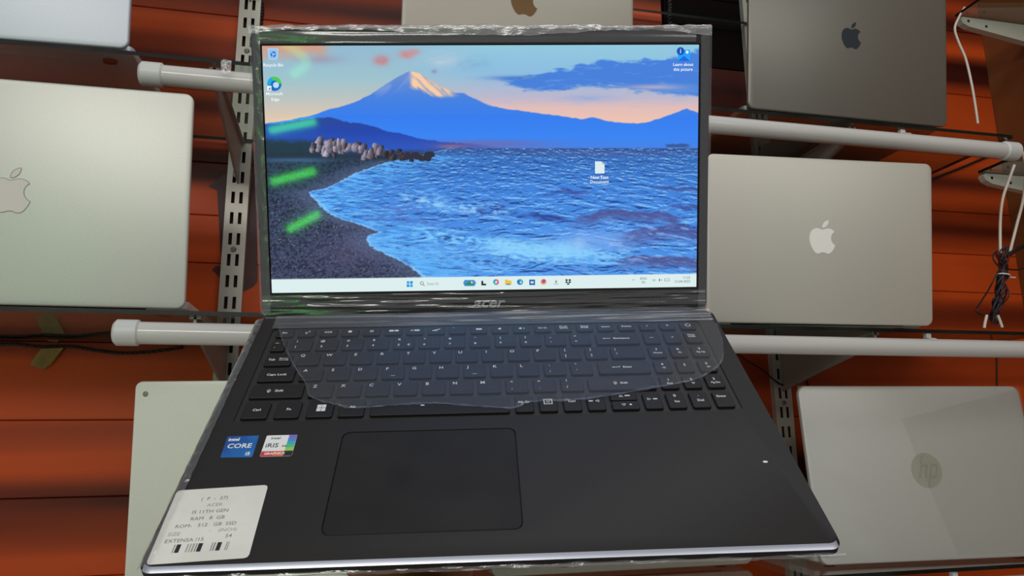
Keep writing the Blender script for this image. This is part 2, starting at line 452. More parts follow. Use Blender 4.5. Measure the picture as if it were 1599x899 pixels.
# ------------------------------------------------------------------ laptops on display
APPLE = ("M12.152 6.896c-.948 0-2.415-1.078-3.96-1.04-2.04.027-3.91 1.183-4.961 3.014-2.117 3.675-.546 9.103 1.519 12.09 1.013 1.454 2.208 3.09 3.792 3.039 "
         "1.52-.065 2.09-.987 3.935-.987 1.831 0 2.35.987 3.96.948 1.637-.026 2.676-1.48 3.676-2.948 1.156-1.688 1.636-3.325 1.662-3.415-.039-.013-3.182-1.221-3.22-4.857"
         "-.026-3.04 2.48-4.494 2.597-4.559-1.429-2.09-3.623-2.324-4.39-2.376-2-.156-3.675 1.09-4.61 1.09z"
         "M15.53 3.83c.843-1.012 1.4-2.427 1.245-3.83-1.207.052-2.662.805-3.532 1.818-.78.896-1.454 2.338-1.273 3.714 1.338.104 2.715-.688 3.559-1.701z")
def svg_loops(dpath, seg=6):
    import re
    tok = re.findall(r'[a-zA-Z]|-?(?:\d+\.\d*|\.\d+|\d+)', dpath)
    loops, cur, p, cmd, i = [], [], (0, 0), None, 0
    while i < len(tok):
        if tok[i].isalpha():
            cmd = tok[i]; i += 1
            if cmd == 'z':
                loops.append(cur); cur = []
                continue
        if cmd == 'M':
            p = (float(tok[i]), float(tok[i + 1])); i += 2; cur = [p]
        elif cmd == 'c':
            q = [float(t) for t in tok[i:i + 6]]; i += 6
            a, b, c = [(p[0] + q[k], p[1] + q[k + 1]) for k in (0, 2, 4)]
            for k in range(1, seg + 1):
                t = k / seg; u = 1 - t
                cur.append(tuple(u ** 3 * p[j] + 3 * u * u * t * a[j] + 3 * u * t * t * b[j] + t ** 3 * c[j] for j in (0, 1)))
            p = c
    return loops
APPLE_LOOPS = svg_loops(APPLE)

def fruit_bm(h):
    bm = bmesh.new(); s = h / 24.0
    for lp in APPLE_LOOPS:
        pts = [((x - 12) * s, (12 - y) * s) for x, y in lp]
        pts = [p for k, p in enumerate(pts) if (Vector(p) - Vector(pts[k - 1])).length > 1e-6]
        loft(bm, [[Vector((x, yy, z)) for x, z in pts] for yy in (0.0, -0.0004)])
    bm.normal_update()
    bmesh.ops.triangulate(bm, faces=[f for f in bm.faces if len(f.verts) > 4])
    return bm

def display_laptop(label, W, H, pose, m_lid, m_emblem, emblem='fruit', emb_h=0.05, emb_z=0.5, rad=0.010, lid_t=0.0055, depth=None, m_outline=None, film=False, dot=False, lidroot=0.0):
    x, y, z, yaw, tilt, roll = pose
    yaw_m = Matrix.Rotation(yaw, 4, 'Z')
    th = thing('laptop', label, 'laptop', T(x, y, EYE + z) @ yaw_m)
    D = depth or H * 0.99
    ML = Matrix.Rotation(tilt, 4, 'X') @ Matrix.Rotation(-roll, 4, 'Y') @ T(0, 0, 0.0035)
    Hh = H - 0.0035
    # lid: rounded slab, outer side towards the aisle
    bm = bmesh.new()
    def rg(yy, e):
        return [Vector((px, yy, pz)) for px, pz in rrect(-W / 2 + e, W / 2 - e, e, Hh - e, max(0.001, rad - e), 7)]
    loft(bm, [rg(0, 0.0022), rg(0.00035, 0.0011), rg(0.0012, 0.0003), rg(0.0026, 0), rg(lid_t, 0.0004)])
    bm_obj('lid', bm, m_lid, th, matrix=ML, smooth=50)
    lid = th.children[0]
    # emblem
    if emblem == 'fruit':
        e = bm_obj('emblem', fruit_bm(emb_h), m_emblem, lid, loc=(0, -0.00002, Hh * emb_z), smooth=0)
        if m_outline is not None:
            bm = bmesh.new()
            for lp in APPLE_LOOPS:
                pts = [Vector(((px - 12) * emb_h / 24, -0.0003, (12 - py) * emb_h / 24)) for px, py in lp]
                pts = [p for k, p in enumerate(pts) if (p - pts[k - 1]).length > 1e-5]
                add_tube(bm, pts + [pts[0]], 0.00035, 5)
            bm_obj('emblem_rim', bm, m_outline, lid, loc=(0, 0, Hh * emb_z), smooth=60)
    elif emblem == 'disc':
        R0 = emb_h / 2
        bm = bmesh.new()
        loft(bm, [[Vector((R0 * math.cos(2 * math.pi * k / 40), yy, R0 * math.sin(2 * math.pi * k / 40))) for k in range(40)] for yy in (0.0, -0.0003)])
        em = bm_obj('emblem', bm, m_emblem, lid, loc=(0.001, 0, Hh * emb_z), smooth=0)
        bm = bmesh.new()
        def bar(x0, z0, x1, z1, wd):
            dd = 0.0005 + 0.00003 * (len(bm.verts) // 8)
            loft(bm, [[Vector((x0 - wd / 2, yy, z0)), Vector((x0 + wd / 2, yy, z0)), Vector((x1 + wd / 2, yy, z1)), Vector((x1 - wd / 2, yy, z1))] for yy in (-0.0003, -dd)])
        k = R0
        sl = 0.32
        def L(x, z): return (x + z * sl) * k
        bar(L(-0.42, -0.42), -0.42 * k, L(-0.42, 0.9), 0.88 * k, 0.13 * k)        # h: long stem
        bar(L(-0.02, -0.42), -0.42 * k, L(-0.02, 0.28), 0.28 * k, 0.13 * k)       # h: short stem
        bar(L(-0.2, 0.24), 0.24 * k, L(-0.2, 0.36), 0.36 * k, 0.42 * k)           # h: shoulder
        bar(L(0.26, -0.9), -0.88 * k, L(0.26, 0.36), 0.36 * k, 0.13 * k)          # p: long stem
        bar(L(0.62, -0.42), -0.42 * k, L(0.62, 0.28), 0.28 * k, 0.13 * k)         # p: short stem
        bar(L(0.44, 0.24), 0.24 * k, L(0.44, 0.36), 0.36 * k, 0.42 * k)
        bar(L(0.44, -0.42), -0.42 * k, L(0.44, -0.31), -0.31 * k, 0.42 * k)
        bm_obj('emblem_letters', bm, m_outline, lid, loc=(0.001, 0, Hh * emb_z), smooth=0)
    if dot:
        bm = bmesh.new(); rr = 0.0032
        loft(bm, [[Vector((q * math.cos(k * math.pi / 6), yy, q * math.sin(k * math.pi / 6))) for k in range(12)] for q, yy in ((rr, 0.0), (rr * 0.7, -0.0006))])
        bm_obj('magnet_dot', bm, mat('dull_dot', (130, 126, 116), 0.5), lid, loc=(-W / 2 + 0.012, 0, Hh - 0.014))
    # screen on the inner side, facing the wall
    bm = bmesh.new()
    loft(bm, [[Vector((px, yy, pz)) for px, pz in rrect(-W / 2 + 0.008, W / 2 - 0.008, 0.016, Hh - 0.008, 0.003, 3)] for yy in (lid_t, lid_t + 0.0008)])
    bm_obj('display_panel', bm, M_panelblack, lid, smooth=0)
    # base behind the lid, lying on the glass
    bm = bmesh.new(); y0, bz = 0.012, 0.0035
    def rb(zz, e): return [Vector((px, py, zz)) for px, py in rrect(-W / 2 + e, W / 2 - e, y0 + e, y0 + D - 0.012 - e, max(0.001, rad - e), 5)]
    loft(bm, [rb(bz, 0.006), rb(bz + 0.003, 0.001), rb(bz + 0.0105, 0), rb(bz + 0.0115, 0.0008)])
    base = bm_obj('base', bm, m_lid, th, smooth=50)
    bm = bmesh.new(); add_box(bm, (0, y0 + D * 0.3, bz + 0.0118), (W * 0.84, D * 0.4, 0.001))
    bm_obj('keyboard', bm, M_key, base, smooth=0)
    bm = bmesh.new(); add_box(bm, (0, y0 + D * 0.74, bz + 0.0116), (W * 0.33, D * 0.3, 0.0006))
    bm_obj('touchpad', bm, m_lid, base, smooth=0)
    bm = bmesh.new(); add_cyl_x(bm, -W * 0.38, W * 0.38, 0.0088, 0.0075, 0.0042, 12)
    bm_obj('hinge', bm, M_hinge, th)
    for sx in (-1, 1):
        for py in (y0 + 0.02, y0 + D - 0.035):
            bm = bmesh.new()
            loft(bm, [[Vector((q * 1.6 * math.cos(k * math.pi / 6), q * math.sin(k * math.pi / 6), zz)) for k in range(12)] for q, zz in ((0.0055, 0.0036), (0.005, 0.0))])
            bm_obj('rubber_foot', bm, M_hinge, base, loc=(sx * (W / 2 - 0.03), py, 0.0001))
    if film:
        bm = bmesh.new(); nx, nz = 40, 28
        g = [[bm.verts.new((-W / 2 - 0.001 + (W + 0.002) * i / nx, -0.0012 - 0.0006 * math.sin(i * 0.5 + k * 0.8) * math.sin(k * 0.31 + i * .13), Hh * k / nz)) for i in range(nx + 1)] for k in range(nz + 1)]
        for k in range(nz):
            for i in range(nx): bm.faces.new((g[k][i], g[k][i + 1], g[k + 1][i + 1], g[k + 1][i]))
        bm_obj('plastic_wrap', bm, F_lid, lid, smooth=180)['label'] = 'clear plastic film over the lid'
        bm = bmesh.new(); pts = [(-0.07 * W, 0.80 * Hh), (0.497 * W, 0.985 * Hh), (0.497 * W, 0.03 * Hh), (0.07 * W, 0.03 * Hh), (-0.02 * W, 0.5 * Hh)]
        bm.faces.new([bm.verts.new((px, -0.0023, pz)) for px, pz in pts])
        bm_obj('plastic_wrap', bm, film_mat('lid_film_fold', 0.05, 0.02, 0.3, (0.97, 0.975, 0.965), hcol=(.72, .74, .7)), lid, smooth=0)['label'] = 'overlapping fold of clear film over the right half of the lid'
    return th

def lidmat(name, c, rough=0.42, metal=0.35): return noise_mat(name, tuple(v - 2 for v in c), tuple(v + 2 for v in c), 500, rough=rough, metal=metal)
M_al = lidmat('bright_aluminium', (204, 205, 196))
M_al2 = lidmat('warm_aluminium', (204, 201, 189))
M_al3 = lidmat('dull_aluminium', (168, 162, 149))
M_al4 = lidmat('cool_aluminium', (186, 192, 200))
M_gray = lidmat('space_grey_aluminium', (128, 127, 118), 0.36, 0.6)
M_silver = lidmat('silver_plastic', (202, 202, 194), 0.34, 0.2)
M_wplastic = lidmat('white_polycarbonate', (222, 224, 208), 0.35, 0.0)
M_e_white = mat('emblem_white', (248, 248, 240), 0.3)
M_e_grey = mat('emblem_grey', (218, 211, 204), 0.3)
M_e_rim = mat('emblem_rim', (140, 140, 130), 0.4)
M_e_dark = mat('emblem_dark', (58, 68, 74), 0.25, 0.5)
M_e_brown = mat('emblem_mirror_brown', (120, 92, 58), 0.25, 0.6)
M_e_hp = mat('emblem_disc_silver', (186, 190, 172), 0.25, 0.3)
M_e_hpl = mat('emblem_letters', (170, 174, 158), 0.3, 0.3)

display_laptop('large pale silver laptop with bitten-fruit emblem at left edge on the middle shelf', 0.364, 0.249, (-0.363, 0.8744, ZS['middle'], -0.0102, 0.1625, 0), M_al, M_e_grey, emb_h=0.0495, emb_z=0.507, m_outline=M_e_rim)
display_laptop('silver laptop with white bitten-fruit emblem on the middle shelf at right', 0.3293, 0.230, (0.6262, 0.8640, ZS['middle'], -0.0854, 0.1633, -0.004), M_al2, M_e_white, emb_h=0.046, emb_z=0.525)
display_laptop('dark grey laptop with dark bitten-fruit emblem on the upper shelf', 0.333, 0.232, (0.7072, 0.8640, ZS['upper'], 0.0, 0.155, 0.0), M_gray, M_e_dark, emb_h=0.040, emb_z=0.54)
display_laptop('pale silver laptop with brown mirrored fruit emblem behind the top of the black laptop', 0.325, 0.227, (0.2131, 0.8686, ZS['upper'], 0.0869, 0.1091, 0), M_al3, M_e_brown, emb_h=0.046, emb_z=0.553)
display_laptop('pale bluish silver laptop cut by the top left corner on the upper shelf', 0.364, 0.249, (-0.4462, 0.872, ZS['upper'], -0.044, 0.1337, 0), M_al4, M_e_grey, emb_h=0.0495, emb_z=0.51)
display_laptop('silver laptop with a round two-letter emblem at bottom right, wrapped in film', 0.358, 0.242, (0.7998, 0.8961, ZS['lower'], -0.0526, -0.0857, 0), M_silver, M_e_hp, 'disc', 0.048, 0.50, 0.012, 0.007, 0.2, m_outline=M_e_hpl, film=True)
display_laptop('plain white laptop standing behind the lower left corner of the black laptop', 0.34, 0.240, (-0.0591, 0.875, ZS['lower'], -0.1734, 0.0738, 0), M_wplastic, M_e_grey, 'none', rad=0.008, lid_t=0.008, depth=0.2, dot=True)
display_laptop('warm silver laptop peeking out under the front edge of the black laptop', 0.358, 0.235, (0.362, 0.942, ZS['lower'], 0.0, 0.1, 0), M_al3, M_e_grey, 'none', depth=0.15)

# ------------------------------------------------------------------ the black laptop held in front
def basis(X, Y, Z, O):
    return Matrix(((X[0], Y[0], Z[0], O[0]), (X[1], Y[1], Z[1], O[1]), (X[2], Y[2], Z[2], O[2] + EYE), (0, 0, 0, 1)))
MB = basis((0.98459917, -0.1741399, 0.01548462), (0.12149594, 0.74524535, 0.65562802), (-0.12571084, -0.64364948, 0.75492524), (0.10802702, 0.56520632, 0.09640233))
MS = basis((0.98217166, -0.18769145, 0.01052338), (-0.06368872, -0.27956373, 0.95801246), (-0.17686879, -0.94160291, -0.2865334), (0.10160797, 0.54383917, 0.21007222))
lap = thing('laptop', 'open black laptop wrapped in clear film showing a mountain and sea wallpaper', 'laptop', MB)
ML = MB.inverted() @ MS                                     # lid frame inside the laptop
mm = 0.001
# base: x right, y towards the hinge (0 at the hinge, -0.2384 at the front), z up
BW, BD = 0.3634, 0.2400
bm = bmesh.new()
def bring(z, e, ef): return [Vector((px, py, z)) for px, py in rrect(-BW / 2 + e, BW / 2 - e, -BD + ef, 0.0 - e, 0.0065, 6)]
rings = [bring(-0.0175, 0.010, 0.034), bring(-0.0155, 0.004, 0.026), bring(-0.0066, 0.0006, 0.0012), bring(-0.0056, 0.0, 0.0), bring(-0.0017, 0.0, 0.0), bring(0.0, 0.0008, 0.0027)]
vr = loft(bm, rings, cap0=True, cap1=False)
n = len(vr[0])
bm.faces.ensure_lookup_table()
for f in bm.faces:                                           # polished chamfer and front face
    zc = f.calc_center_median().z
    if -0.0029 < zc and len(f.verts) == 4 and f.calc_center_median().y < -BD + 0.003: f.material_index = 1
def hole(x0, x1, y0, y1, r): return rrect(x0, x1, y0, y1, r, 4)
well = hole(-0.1655, 0.1655, -0.1264, -0.0155, 0.003)
padh = hole(-0.0940, 0.0142, -0.2211, -0.1383, 0.005)
hl = []
for h in (well, padh): hl.append([bm.verts.new((*p, 0.0)) for p in h])
ring_face(bm, vr[-1], hl)
for h, dz in zip(hl, (-0.0009, -0.0012)):
    lo = [bm.verts.new(v.co + Vector((0, 0, dz))) for v in h]
    for k in range(len(h)):
        bm.faces.new((h[k], h[(k + 1) % len(h)], lo[(k + 1) % len(lo)], lo[k]))
    f = bm.faces.new(lo); f.material_index = 2 if dz > -0.001 else 0
base = bm_obj('base', bm, [M_body, M_edge, M_well], lap, smooth=40)
bm = bmesh.new()
loft(bm, [[Vector((px, py, z)) for px, py in rrect(-0.0935 + e, 0.0137 - e, -0.2206 + e, -0.1388 - e, 0.0046, 4)] for z, e in ((-0.0011, 0), (-0.0003, 0), (0.0001, 0.0004))])
bm_obj('touchpad', bm, M_pad, lap, smooth=30)
n_, l_, b_ = nodes(M_pad)
rmp = [x for x in n_ if x.type == 'VALTORGB'][0]
prev = rmp.outputs[0]
for cx_, cy_, rx_, ry_, am in ((-0.0532, -0.1785, 0.012, 0.016, 0.5), (-0.026, -0.188, 0.040, 0.014, 0.35)):      # finger grease marks
    tc = n_.new('ShaderNodeTexCoord'); mp = n_.new('ShaderNodeMapping'); mp.vector_type = 'TEXTURE'
    mp.inputs['Location'].default_value = (cx_, cy_, 0); mp.inputs['Scale'].default_value = (rx_, ry_, 1)
    gr = n_.new('ShaderNodeTexGradient'); gr.gradient_type = 'SPHERICAL'; mu = n_.new('ShaderNodeMath'); mu.operation = 'MULTIPLY'; mu.inputs[1].default_value = am
    mi_ = n_.new('ShaderNodeMix'); mi_.data_type = 'RGBA'; mi_.inputs[7].default_value = (*lin((10, 10, 13)), 1)
    l_.new(tc.outputs['Object'], mp.inputs[0]); l_.new(mp.outputs[0], gr.inputs[0]); l_.new(gr.outputs['Fac'], mu.inputs[0])
    l_.new(mu.outputs[0], mi_.inputs[0]); l_.new(prev, mi_.inputs[6]); prev = mi_.outputs[2]
l_.new(prev, b_.inputs['Base Color'])
bm = bmesh.new(); disc(bm, 0.1624, -0.1754, 0.0016, 0.0002, 8, ry=0.0009)
bm_obj('lint_speck', bm, M_white, lap, smooth=0)

# ---- keys
KZ = 0.0011
KEYMESH = {}
def key_mesh(wd, hh):
    k = (round(wd, 1), round(hh, 1))
    if k not in KEYMESH:
        bm = bmesh.new(); a, b = wd * mm / 2, hh * mm / 2
        rg = lambda z, e: [Vector((x, y, z)) for x, y in rrect(-a + e, a - e, -b + e, b - e, 0.0012, 2)]
        loft(bm, [rg(-0.0019, 0), rg(-0.0003, 0.0001), rg(0.0, 0.0005)])
        me = bpy.data.meshes.new('key'); bmesh.ops.recalc_face_normals(bm, faces=bm.faces[:]); bm.to_mesh(me); bm.free()
        me.materials.append(M_key); KEYMESH[k] = me
    return KEYMESH[k]
def arrow_tri(bm, x, y, s, dirn):
    a = {'u': 90, 'd': 270, 'l': 180, 'r': 0}[dirn]
    pts = [(x + s * math.cos(math.radians(a + q)), y + s * 0.8 * math.sin(math.radians(a + q))) for q in (0, 120, 240)]
    for k in range(3): stroke(bm, *pts[k], *pts[(k + 1) % 3], 0.00035)
def key(x0, x1, y0, y1, leg=()):
    """x0..x1 across, y0..y1 from the hinge, in mm; leg = tuple of (kind, args) in mm from the key centre"""
    o = link(bpy.data.objects.new('key', key_mesh(x1 - x0, y1 - y0)))
    o.parent = lap; o.location = ((x0 + x1) / 2 * mm, -(y0 + y1) / 2 * mm, KZ)
    if leg:
        bm = bmesh.new()
        for g in leg:
            kd = g[0]
            if kd == 't': text_into(bm, g[1], g[4] * mm, g[2] * mm, g[3] * mm, bold=0.00006)
            elif kd == 'tri': arrow_tri(bm, g[2] * mm, g[3] * mm, g[4] * mm, g[1])
            elif kd == 'box': add_b = [(g[1] - g[3] / 2, g[2] - g[4] / 2), (g[1] + g[3] / 2, g[2] - g[4] / 2), (g[1] + g[3] / 2, g[2] + g[4] / 2), (g[1] - g[3] / 2, g[2] + g[4] / 2)]; poly(bm, [(a * mm, b * mm) for a, b in add_b])
            elif kd == 'line': stroke(bm, g[1] * mm, g[2] * mm, g[3] * mm, g[4] * mm, g[5] * mm)
            elif kd == 'ring': annulus(bm, g[1] * mm, g[2] * mm, (g[3] - g[4]) * mm, g[3] * mm, 0, 14, *(g[5:] or (0, 360)))
        for f in bm.faces:
            f.normal_update()
            if f.normal.z < 0: f.normal_flip()
        me = bpy.data.meshes.new('key_legend'); bm.to_mesh(me); bm.free(); me.materials.append(M_legend)
        lo = link(bpy.data.objects.new('key_legend', me)); lo.parent = o; lo.location = (0, 0, 0.00012)
    return o
def L1(c): return (('t', c, -4.6, 3.9, 4.2),)
def L2(a, b): return (('t', a, -3.6, 4.0, 3.4), ('t', b, -3.6, -3.0, 3.4))
FN = (18.3, 28.6); NR = (32.6, 47.3); QR = (51.2, 65.6); AR = (69.8, 84.2); ZR = (88.4, 102.8); BR = (107.0, 123.8)
fn = [(('t', 'Esc', 0, 0, 3.0),), (('t', 'z', 0, -0.6, 4.4), ('t', 'z', 2, 1.2, 3)), (('t', '((', -1.8, 0, 3.2), ('line', 0, -1.4, 0, 1.2, .5), ('t', '))', 1.8, 0, 3.2)), (('ring', 0, 0, 1.5, 1.4),),
      (('ring', 0, 0, 1.4, .6),), (('box', -1.4, 0, 3.4, 2.4), ('line', 1, 0, 4, 0, 2.2)), (('ring', -2.2, 0, 1, .4), ('box', 1.6, 0, 4, 2)), (('line', -3, -1.2, 3, 1.2, .8), ('box', -1, -.8, 3.2, 1.2)),
      (('line', -3.6, 2.6, -2.6, 2.6, .4),), (('box', 0, 0, 4.4, 2),), (('box', -1, 0, 1.2, 1.2), ('line', 0, -1.2, 0, 1.2, 1.2)), (('box', -1.4, 0, 1.2, 1.2), ('line', -.4, -1.2, -.4, 1.2, 1.2), ('ring', 1, 0, 1.3, .4, -60, 60)),
      (('t', 'Scr Lk', 0, 0, 2.6),), (('t', 'Prt Sc\nSysRq', 0, 0.4, 2.6),), (('t', 'Pause\nBreak', 0, 0.4, 2.6),), (('t', 'Insert', 0, 0, 2.8),), (('t', 'Delete', 0, 0, 2.8),)]
for i, lg in enumerate(fn): key(-161 + 16.34 * i, -161 + 16.34 * i + 12.8, *FN, lg)
NP = ((117, 129), (133, 145), (149, 161.2))
key(*NP[0], *FN, (('t', '/', 0, 0, 3.4),)); key(*NP[1], *FN, (('t', '*', 0, -0.6, 4.4),))
key(*NP[2], *FN, (('ring', 0, 0, 2.2, .5, 120, 420), ('line', 0, 0.4, 0, 2.6, .5)))
key(-161, -150.6, *NR, (('line', -2.6, 2.5, 0, 2.5, .4), ('line', -2.4, -3.6, -1.8, -3.0, .4)))
num = [('!', '1'), ('@', '2'), ('#', '3'), ('$', '4'), ('%', '5'), ('^', '6'), ('&', '7'), ('*', '8'), ('(', '9'), (')', '0'), ('_', '-'), ('+', '=')]
for i, (a, b) in enumerate(num):
    lg = L2(a, b)
    if b == '5': lg += (('t', '\u20ac', 3.8, -3.0, 3.2),)
    key(-147 + 18.9 * i, -147 + 18.9 * i + 15.6, *NR, lg)
key(80.6, 113.3, *NR, (('line', -10.5, 0, -5.5, 0, .5), ('tri', 'l', -10.4, 0, .8), ('t', 'Backspace', 3.0, 0, 3.0)))
key(*NP[0], *NR, (('line', -1.3, 0, 1.3, 0, .5),)); key(*NP[1], *NR, (('t', '+', 0, 0, 3.4),)); key(*NP[2], *NR, (('t', 'Num\nLock', -1, 1.6, 2.8),))
key(-161, -142.3, *QR, (('t', 'Tab', -4.6, -.4, 3.2), ('line', .5, 1, 7, 1, .45), ('line', .5, -1, 7, -1, .45), ('tri', 'l', 1.2, 1, .8), ('tri', 'r', 6.4, -1, .8)))
for i, c in enumerate('QWERTYUIOP'): key(-138.3 + 18.92 * i, -138.3 + 18.92 * i + 15.8, *QR, L1(c))
for i, (a, b) in enumerate((('{', '['), ('}', ']'))): key(50.9 + 18.92 * i, 66.7 + 18.92 * i, *QR, L2(a, b))
key(88.9, 113.3, *QR, (('t', '|', -8.6, 3.8, 3.2), ('t', '\\', -8.2, -1.8, 3.2)))
key(-161, -136.5, *AR, (('t', 'Caps Lock', 0, 0, 3.2),))
for i, c in enumerate('ASDFGHJKL'):
    lg = L1(c)
    if c in 'FJ': lg += (('line', -1.6, -4.2, 1.6, -4.2, .35),)
    key(-132.8 + 18.95 * i, -132.8 + 18.95 * i + 15.7, *AR, lg)
for i, (a, b) in enumerate(((':', ';'), ('"', "'"))): key(-132.8 + 18.95 * (9 + i), -132.8 + 18.95 * (9 + i) + 15.7, *AR, L2(a, b))
key(76.6, 113.3, *AR, (('line', -8, 0, -3, 0, .5), ('line', -3, 0, -3, 1.4, .5), ('tri', 'l', -7.6, 0, .8), ('t', 'Enter', 2.6, 0, 3.0)))
key(-161.8, -126.9, *ZR, (('tri', 'u', -5.4, .6, 1.6), ('box', -5.4, -1, 1.2, 1.2), ('t', 'Shift', 1.4, 0, 3.2)))
for i, c in enumerate('ZXCVBNM'): key(-122.9 + 18.97 * i, -122.9 + 18.97 * i + 15.8, *ZR, L1(c))
for i, (a, b) in enumerate((('<', ','), ('>', '.'), ('?', '/'))): key(-122.9 + 18.97 * (7 + i), -122.9 + 18.97 * (7 + i) + 15.6, *ZR, L2(a, b))
key(66.6, 113.3, *ZR, (('tri', 'u', -4.4, .6, 1.5), ('box', -4.4, -1, 1.1, 1.1), ('t', 'Shift', 1.6, 0, 3.0)))
key(-161.8, -145, *BR, (('t', 'Ctrl', 0.6, -.2, 3.2),)); key(-140.8, -124.8, *BR, (('t', 'Fn', 0.6, -.2, 3.2),))
key(-120.4, -103.6, *BR, tuple(('box', 0.6 + sx * 1.5, 0.4 + sy * 1.75, 2.7, 3.2) for sx in (-1, 1) for sy in (-1, 1)))
key(-99.9, -83.3, *BR, (('t', 'Alt', 0.4, 0.6, 3.2),)); key(-79.3, 11.6, *BR, (('line', -13, 0.6, -10.6, 0.6, 1.0),))
key(15.3, 27.5, *BR, (('t', 'Alt Gr', -.3, 1.4, 3.0),))
key(31.2, 43.2, *BR, (('line', -2.6, 3.6, 2.6, 3.6, .6), ('line', -2.6, -1.2, 2.6, -1.2, .6), ('line', -2.6, 3.9, -2.6, -1.5, .6), ('line', 2.6, 3.9, 2.6, -1.5, .6), ('box', 0, 1.9, 2.8, .5), ('box', 0, .6, 2.8, .5)))
key(47.2, 59.3, *BR, (('t', 'Ctrl', -.2, 1.0, 3.0),))
key(63.2, 75.1, *BR, (('box', -3.4, .8, 2.8, 1.1), ('tri', 'l', 1.2, .8, 1.5)))
key(79.2, 97.4, 106.6, 114.2, (('tri', 'u', -1.6, .2, 1.5), ('box', 2.8, .6, 3.6, 1.1)))
key(79.2, 97.4, 115.2, 123.8, (('tri', 'd', -1.2, .4, 1.5), ('box', 3.4, .2, 1.4, 1.4)))
key(101.2, 113.2, *BR, (('tri', 'r', -2.4, 1.4, 1.5), ('box', 2.0, 1.4, 2.8, 1.1)))
for r_, cells in ((QR, (('7', 'Home'), ('8', 'u'), ('9', 'Pg Up'))), (AR, (('4', 'l'), ('5', ''), ('6', 'r'))), (ZR, (('1', 'End'), ('2', 'd'), ('3', 'Pg Dn')))):
    for (a, b), (n1, n2) in zip(NP, cells):
        lg = (('t', n1, 0, 2.2 if n2 else 1.0, 3.6),)
        if len(n2) > 1: lg += (('t', n2, 0.2, -1.8, 2.6),)
        elif n2: lg += (('tri', n2, 0.6, -1.8, 1.4),)
        key(a, b, *r_, lg)
key(*NP[0], *BR, (('t', '0', 0, 4.2, 3.8), ('t', 'Ins', .4, -1.8, 3.0))); key(*NP[1], *BR, (('t', '.', 0, 4.6, 3.8), ('t', 'Del', .4, -1.2, 3.2))); key(*NP[2], *BR, (('t', 'Enter', -.6, 2.6, 3.0),))

# ---- stickers (flat prints on the palm rest)
def sticker(name, pts, z, m, label, r=0.0008):
    bm = bmesh.new()
    P = [Vector(p) for p in pts]; loop = []
    for k in range(4):
        a, b, c = P[k - 1], P[k], P[(k + 1) % 4]
        u, v = (a - b).normalized(), (c - b).normalized()
        for t in (0, .5, 1):
            loop.append(b + u * r * (1 - t) * (1 - .35 * (t == .5)) + v * r * t * (1 - .35 * (t == .5)) if t != .5 else b + (u + v) * r * 0.29)
    loft(bm, [[Vector((p.x * 1.0, p.y, zz)) for p in loop] for zz in (0.0, z)])
    o = bm_obj(name, bm, m, lap, smooth=0); o['label'] = label
    return o
st = sticker('blue_sticker', [(-0.1648, -0.1395), (-0.1455, -0.1395), (-0.1449, -0.1589), (-0.1638, -0.1586)], 0.00012, M_blue, 'square blue processor sticker with white lettering')
bm = bmesh.new()
text_into(bm, 'intel', 0.0038, -0.1632, -0.1428, 0, align='LEFT', xs=1.0, bold=0.00015); bm2 = bm
text_into(bm, 'CORE', 0.0056, -0.1550, -0.1488, 0, xs=1.0, bold=0.00012)
text_into(bm, 'i5', 0.0040, -0.1468, -0.1559, 0, align='RIGHT', bold=0.00012)
o = bm_obj('sticker_print', bm, M_white, st, loc=(0, 0, 0.0002), smooth=0)
st = sticker('graphics_sticker', [(-0.1407, -0.1397), (-0.1219, -0.1397), (-0.1216, -0.1588), (-0.1405, -0.1588)], 0.00012, M_white, 'white graphics sticker with a rainbow right edge and orange foot')
bm = bmesh.new()
def quad(x0, x1, y0, y1, mi): poly(bm, [(x0, y0), (x1, y0), (x1, y1), (x0, y1)], 0, mi)
strip = [(120, 108, 196), (84, 132, 208), (60, 170, 196), (84, 190, 120), (150, 206, 92)]
for k in range(5): quad(-0.1268, -0.1219, -0.1397 - 0.00288 * (k + 1), -0.1397 - 0.00288 * k, 2 + k)
quad(-0.1404, -0.1330, -0.1587, -0.1542, 1); quad(-0.1330, -0.1268, -0.1587, -0.1542, 7); quad(-0.1268, -0.1217, -0.1587, -0.1542, 0)
k0 = len(bm.faces)
text_into(bm, 'intel', 0.0034, -0.1375, -0.1425, 0.0001, align='LEFT', mi=0)
text_into(bm, 'iRIS', 0.0052, -0.1394, -0.1492, 0.0001, align='LEFT', mi=0)
text_into(bm, 'xe', 0.0030, -0.1294, -0.1496, 0.0001, align='LEFT', mi=0)
text_into(bm, 'GRAPHICS', 0.0026, -0.1384, -0.1565, 0.0001, align='LEFT', mi=8, bold=0.0001)
bm_obj('sticker_print', bm, [M_inkdark, M_red] + [mat('rainbow_print.%d' % k, c, 0.45) for k, c in enumerate(strip)] + [M_orange, M_white], st, loc=(0, 0, 0.0002), smooth=0)
st = sticker('price_label', [(-0.1800, -0.1848), (-0.1298, -0.1824), (-0.1277, -0.2339), (-0.1782, -0.2362)], 0.00015, M_paper, 'white paper price label with faint printed text and barcode', 0.0022)
bm = bmesh.new(); ra = math.radians(2.6)
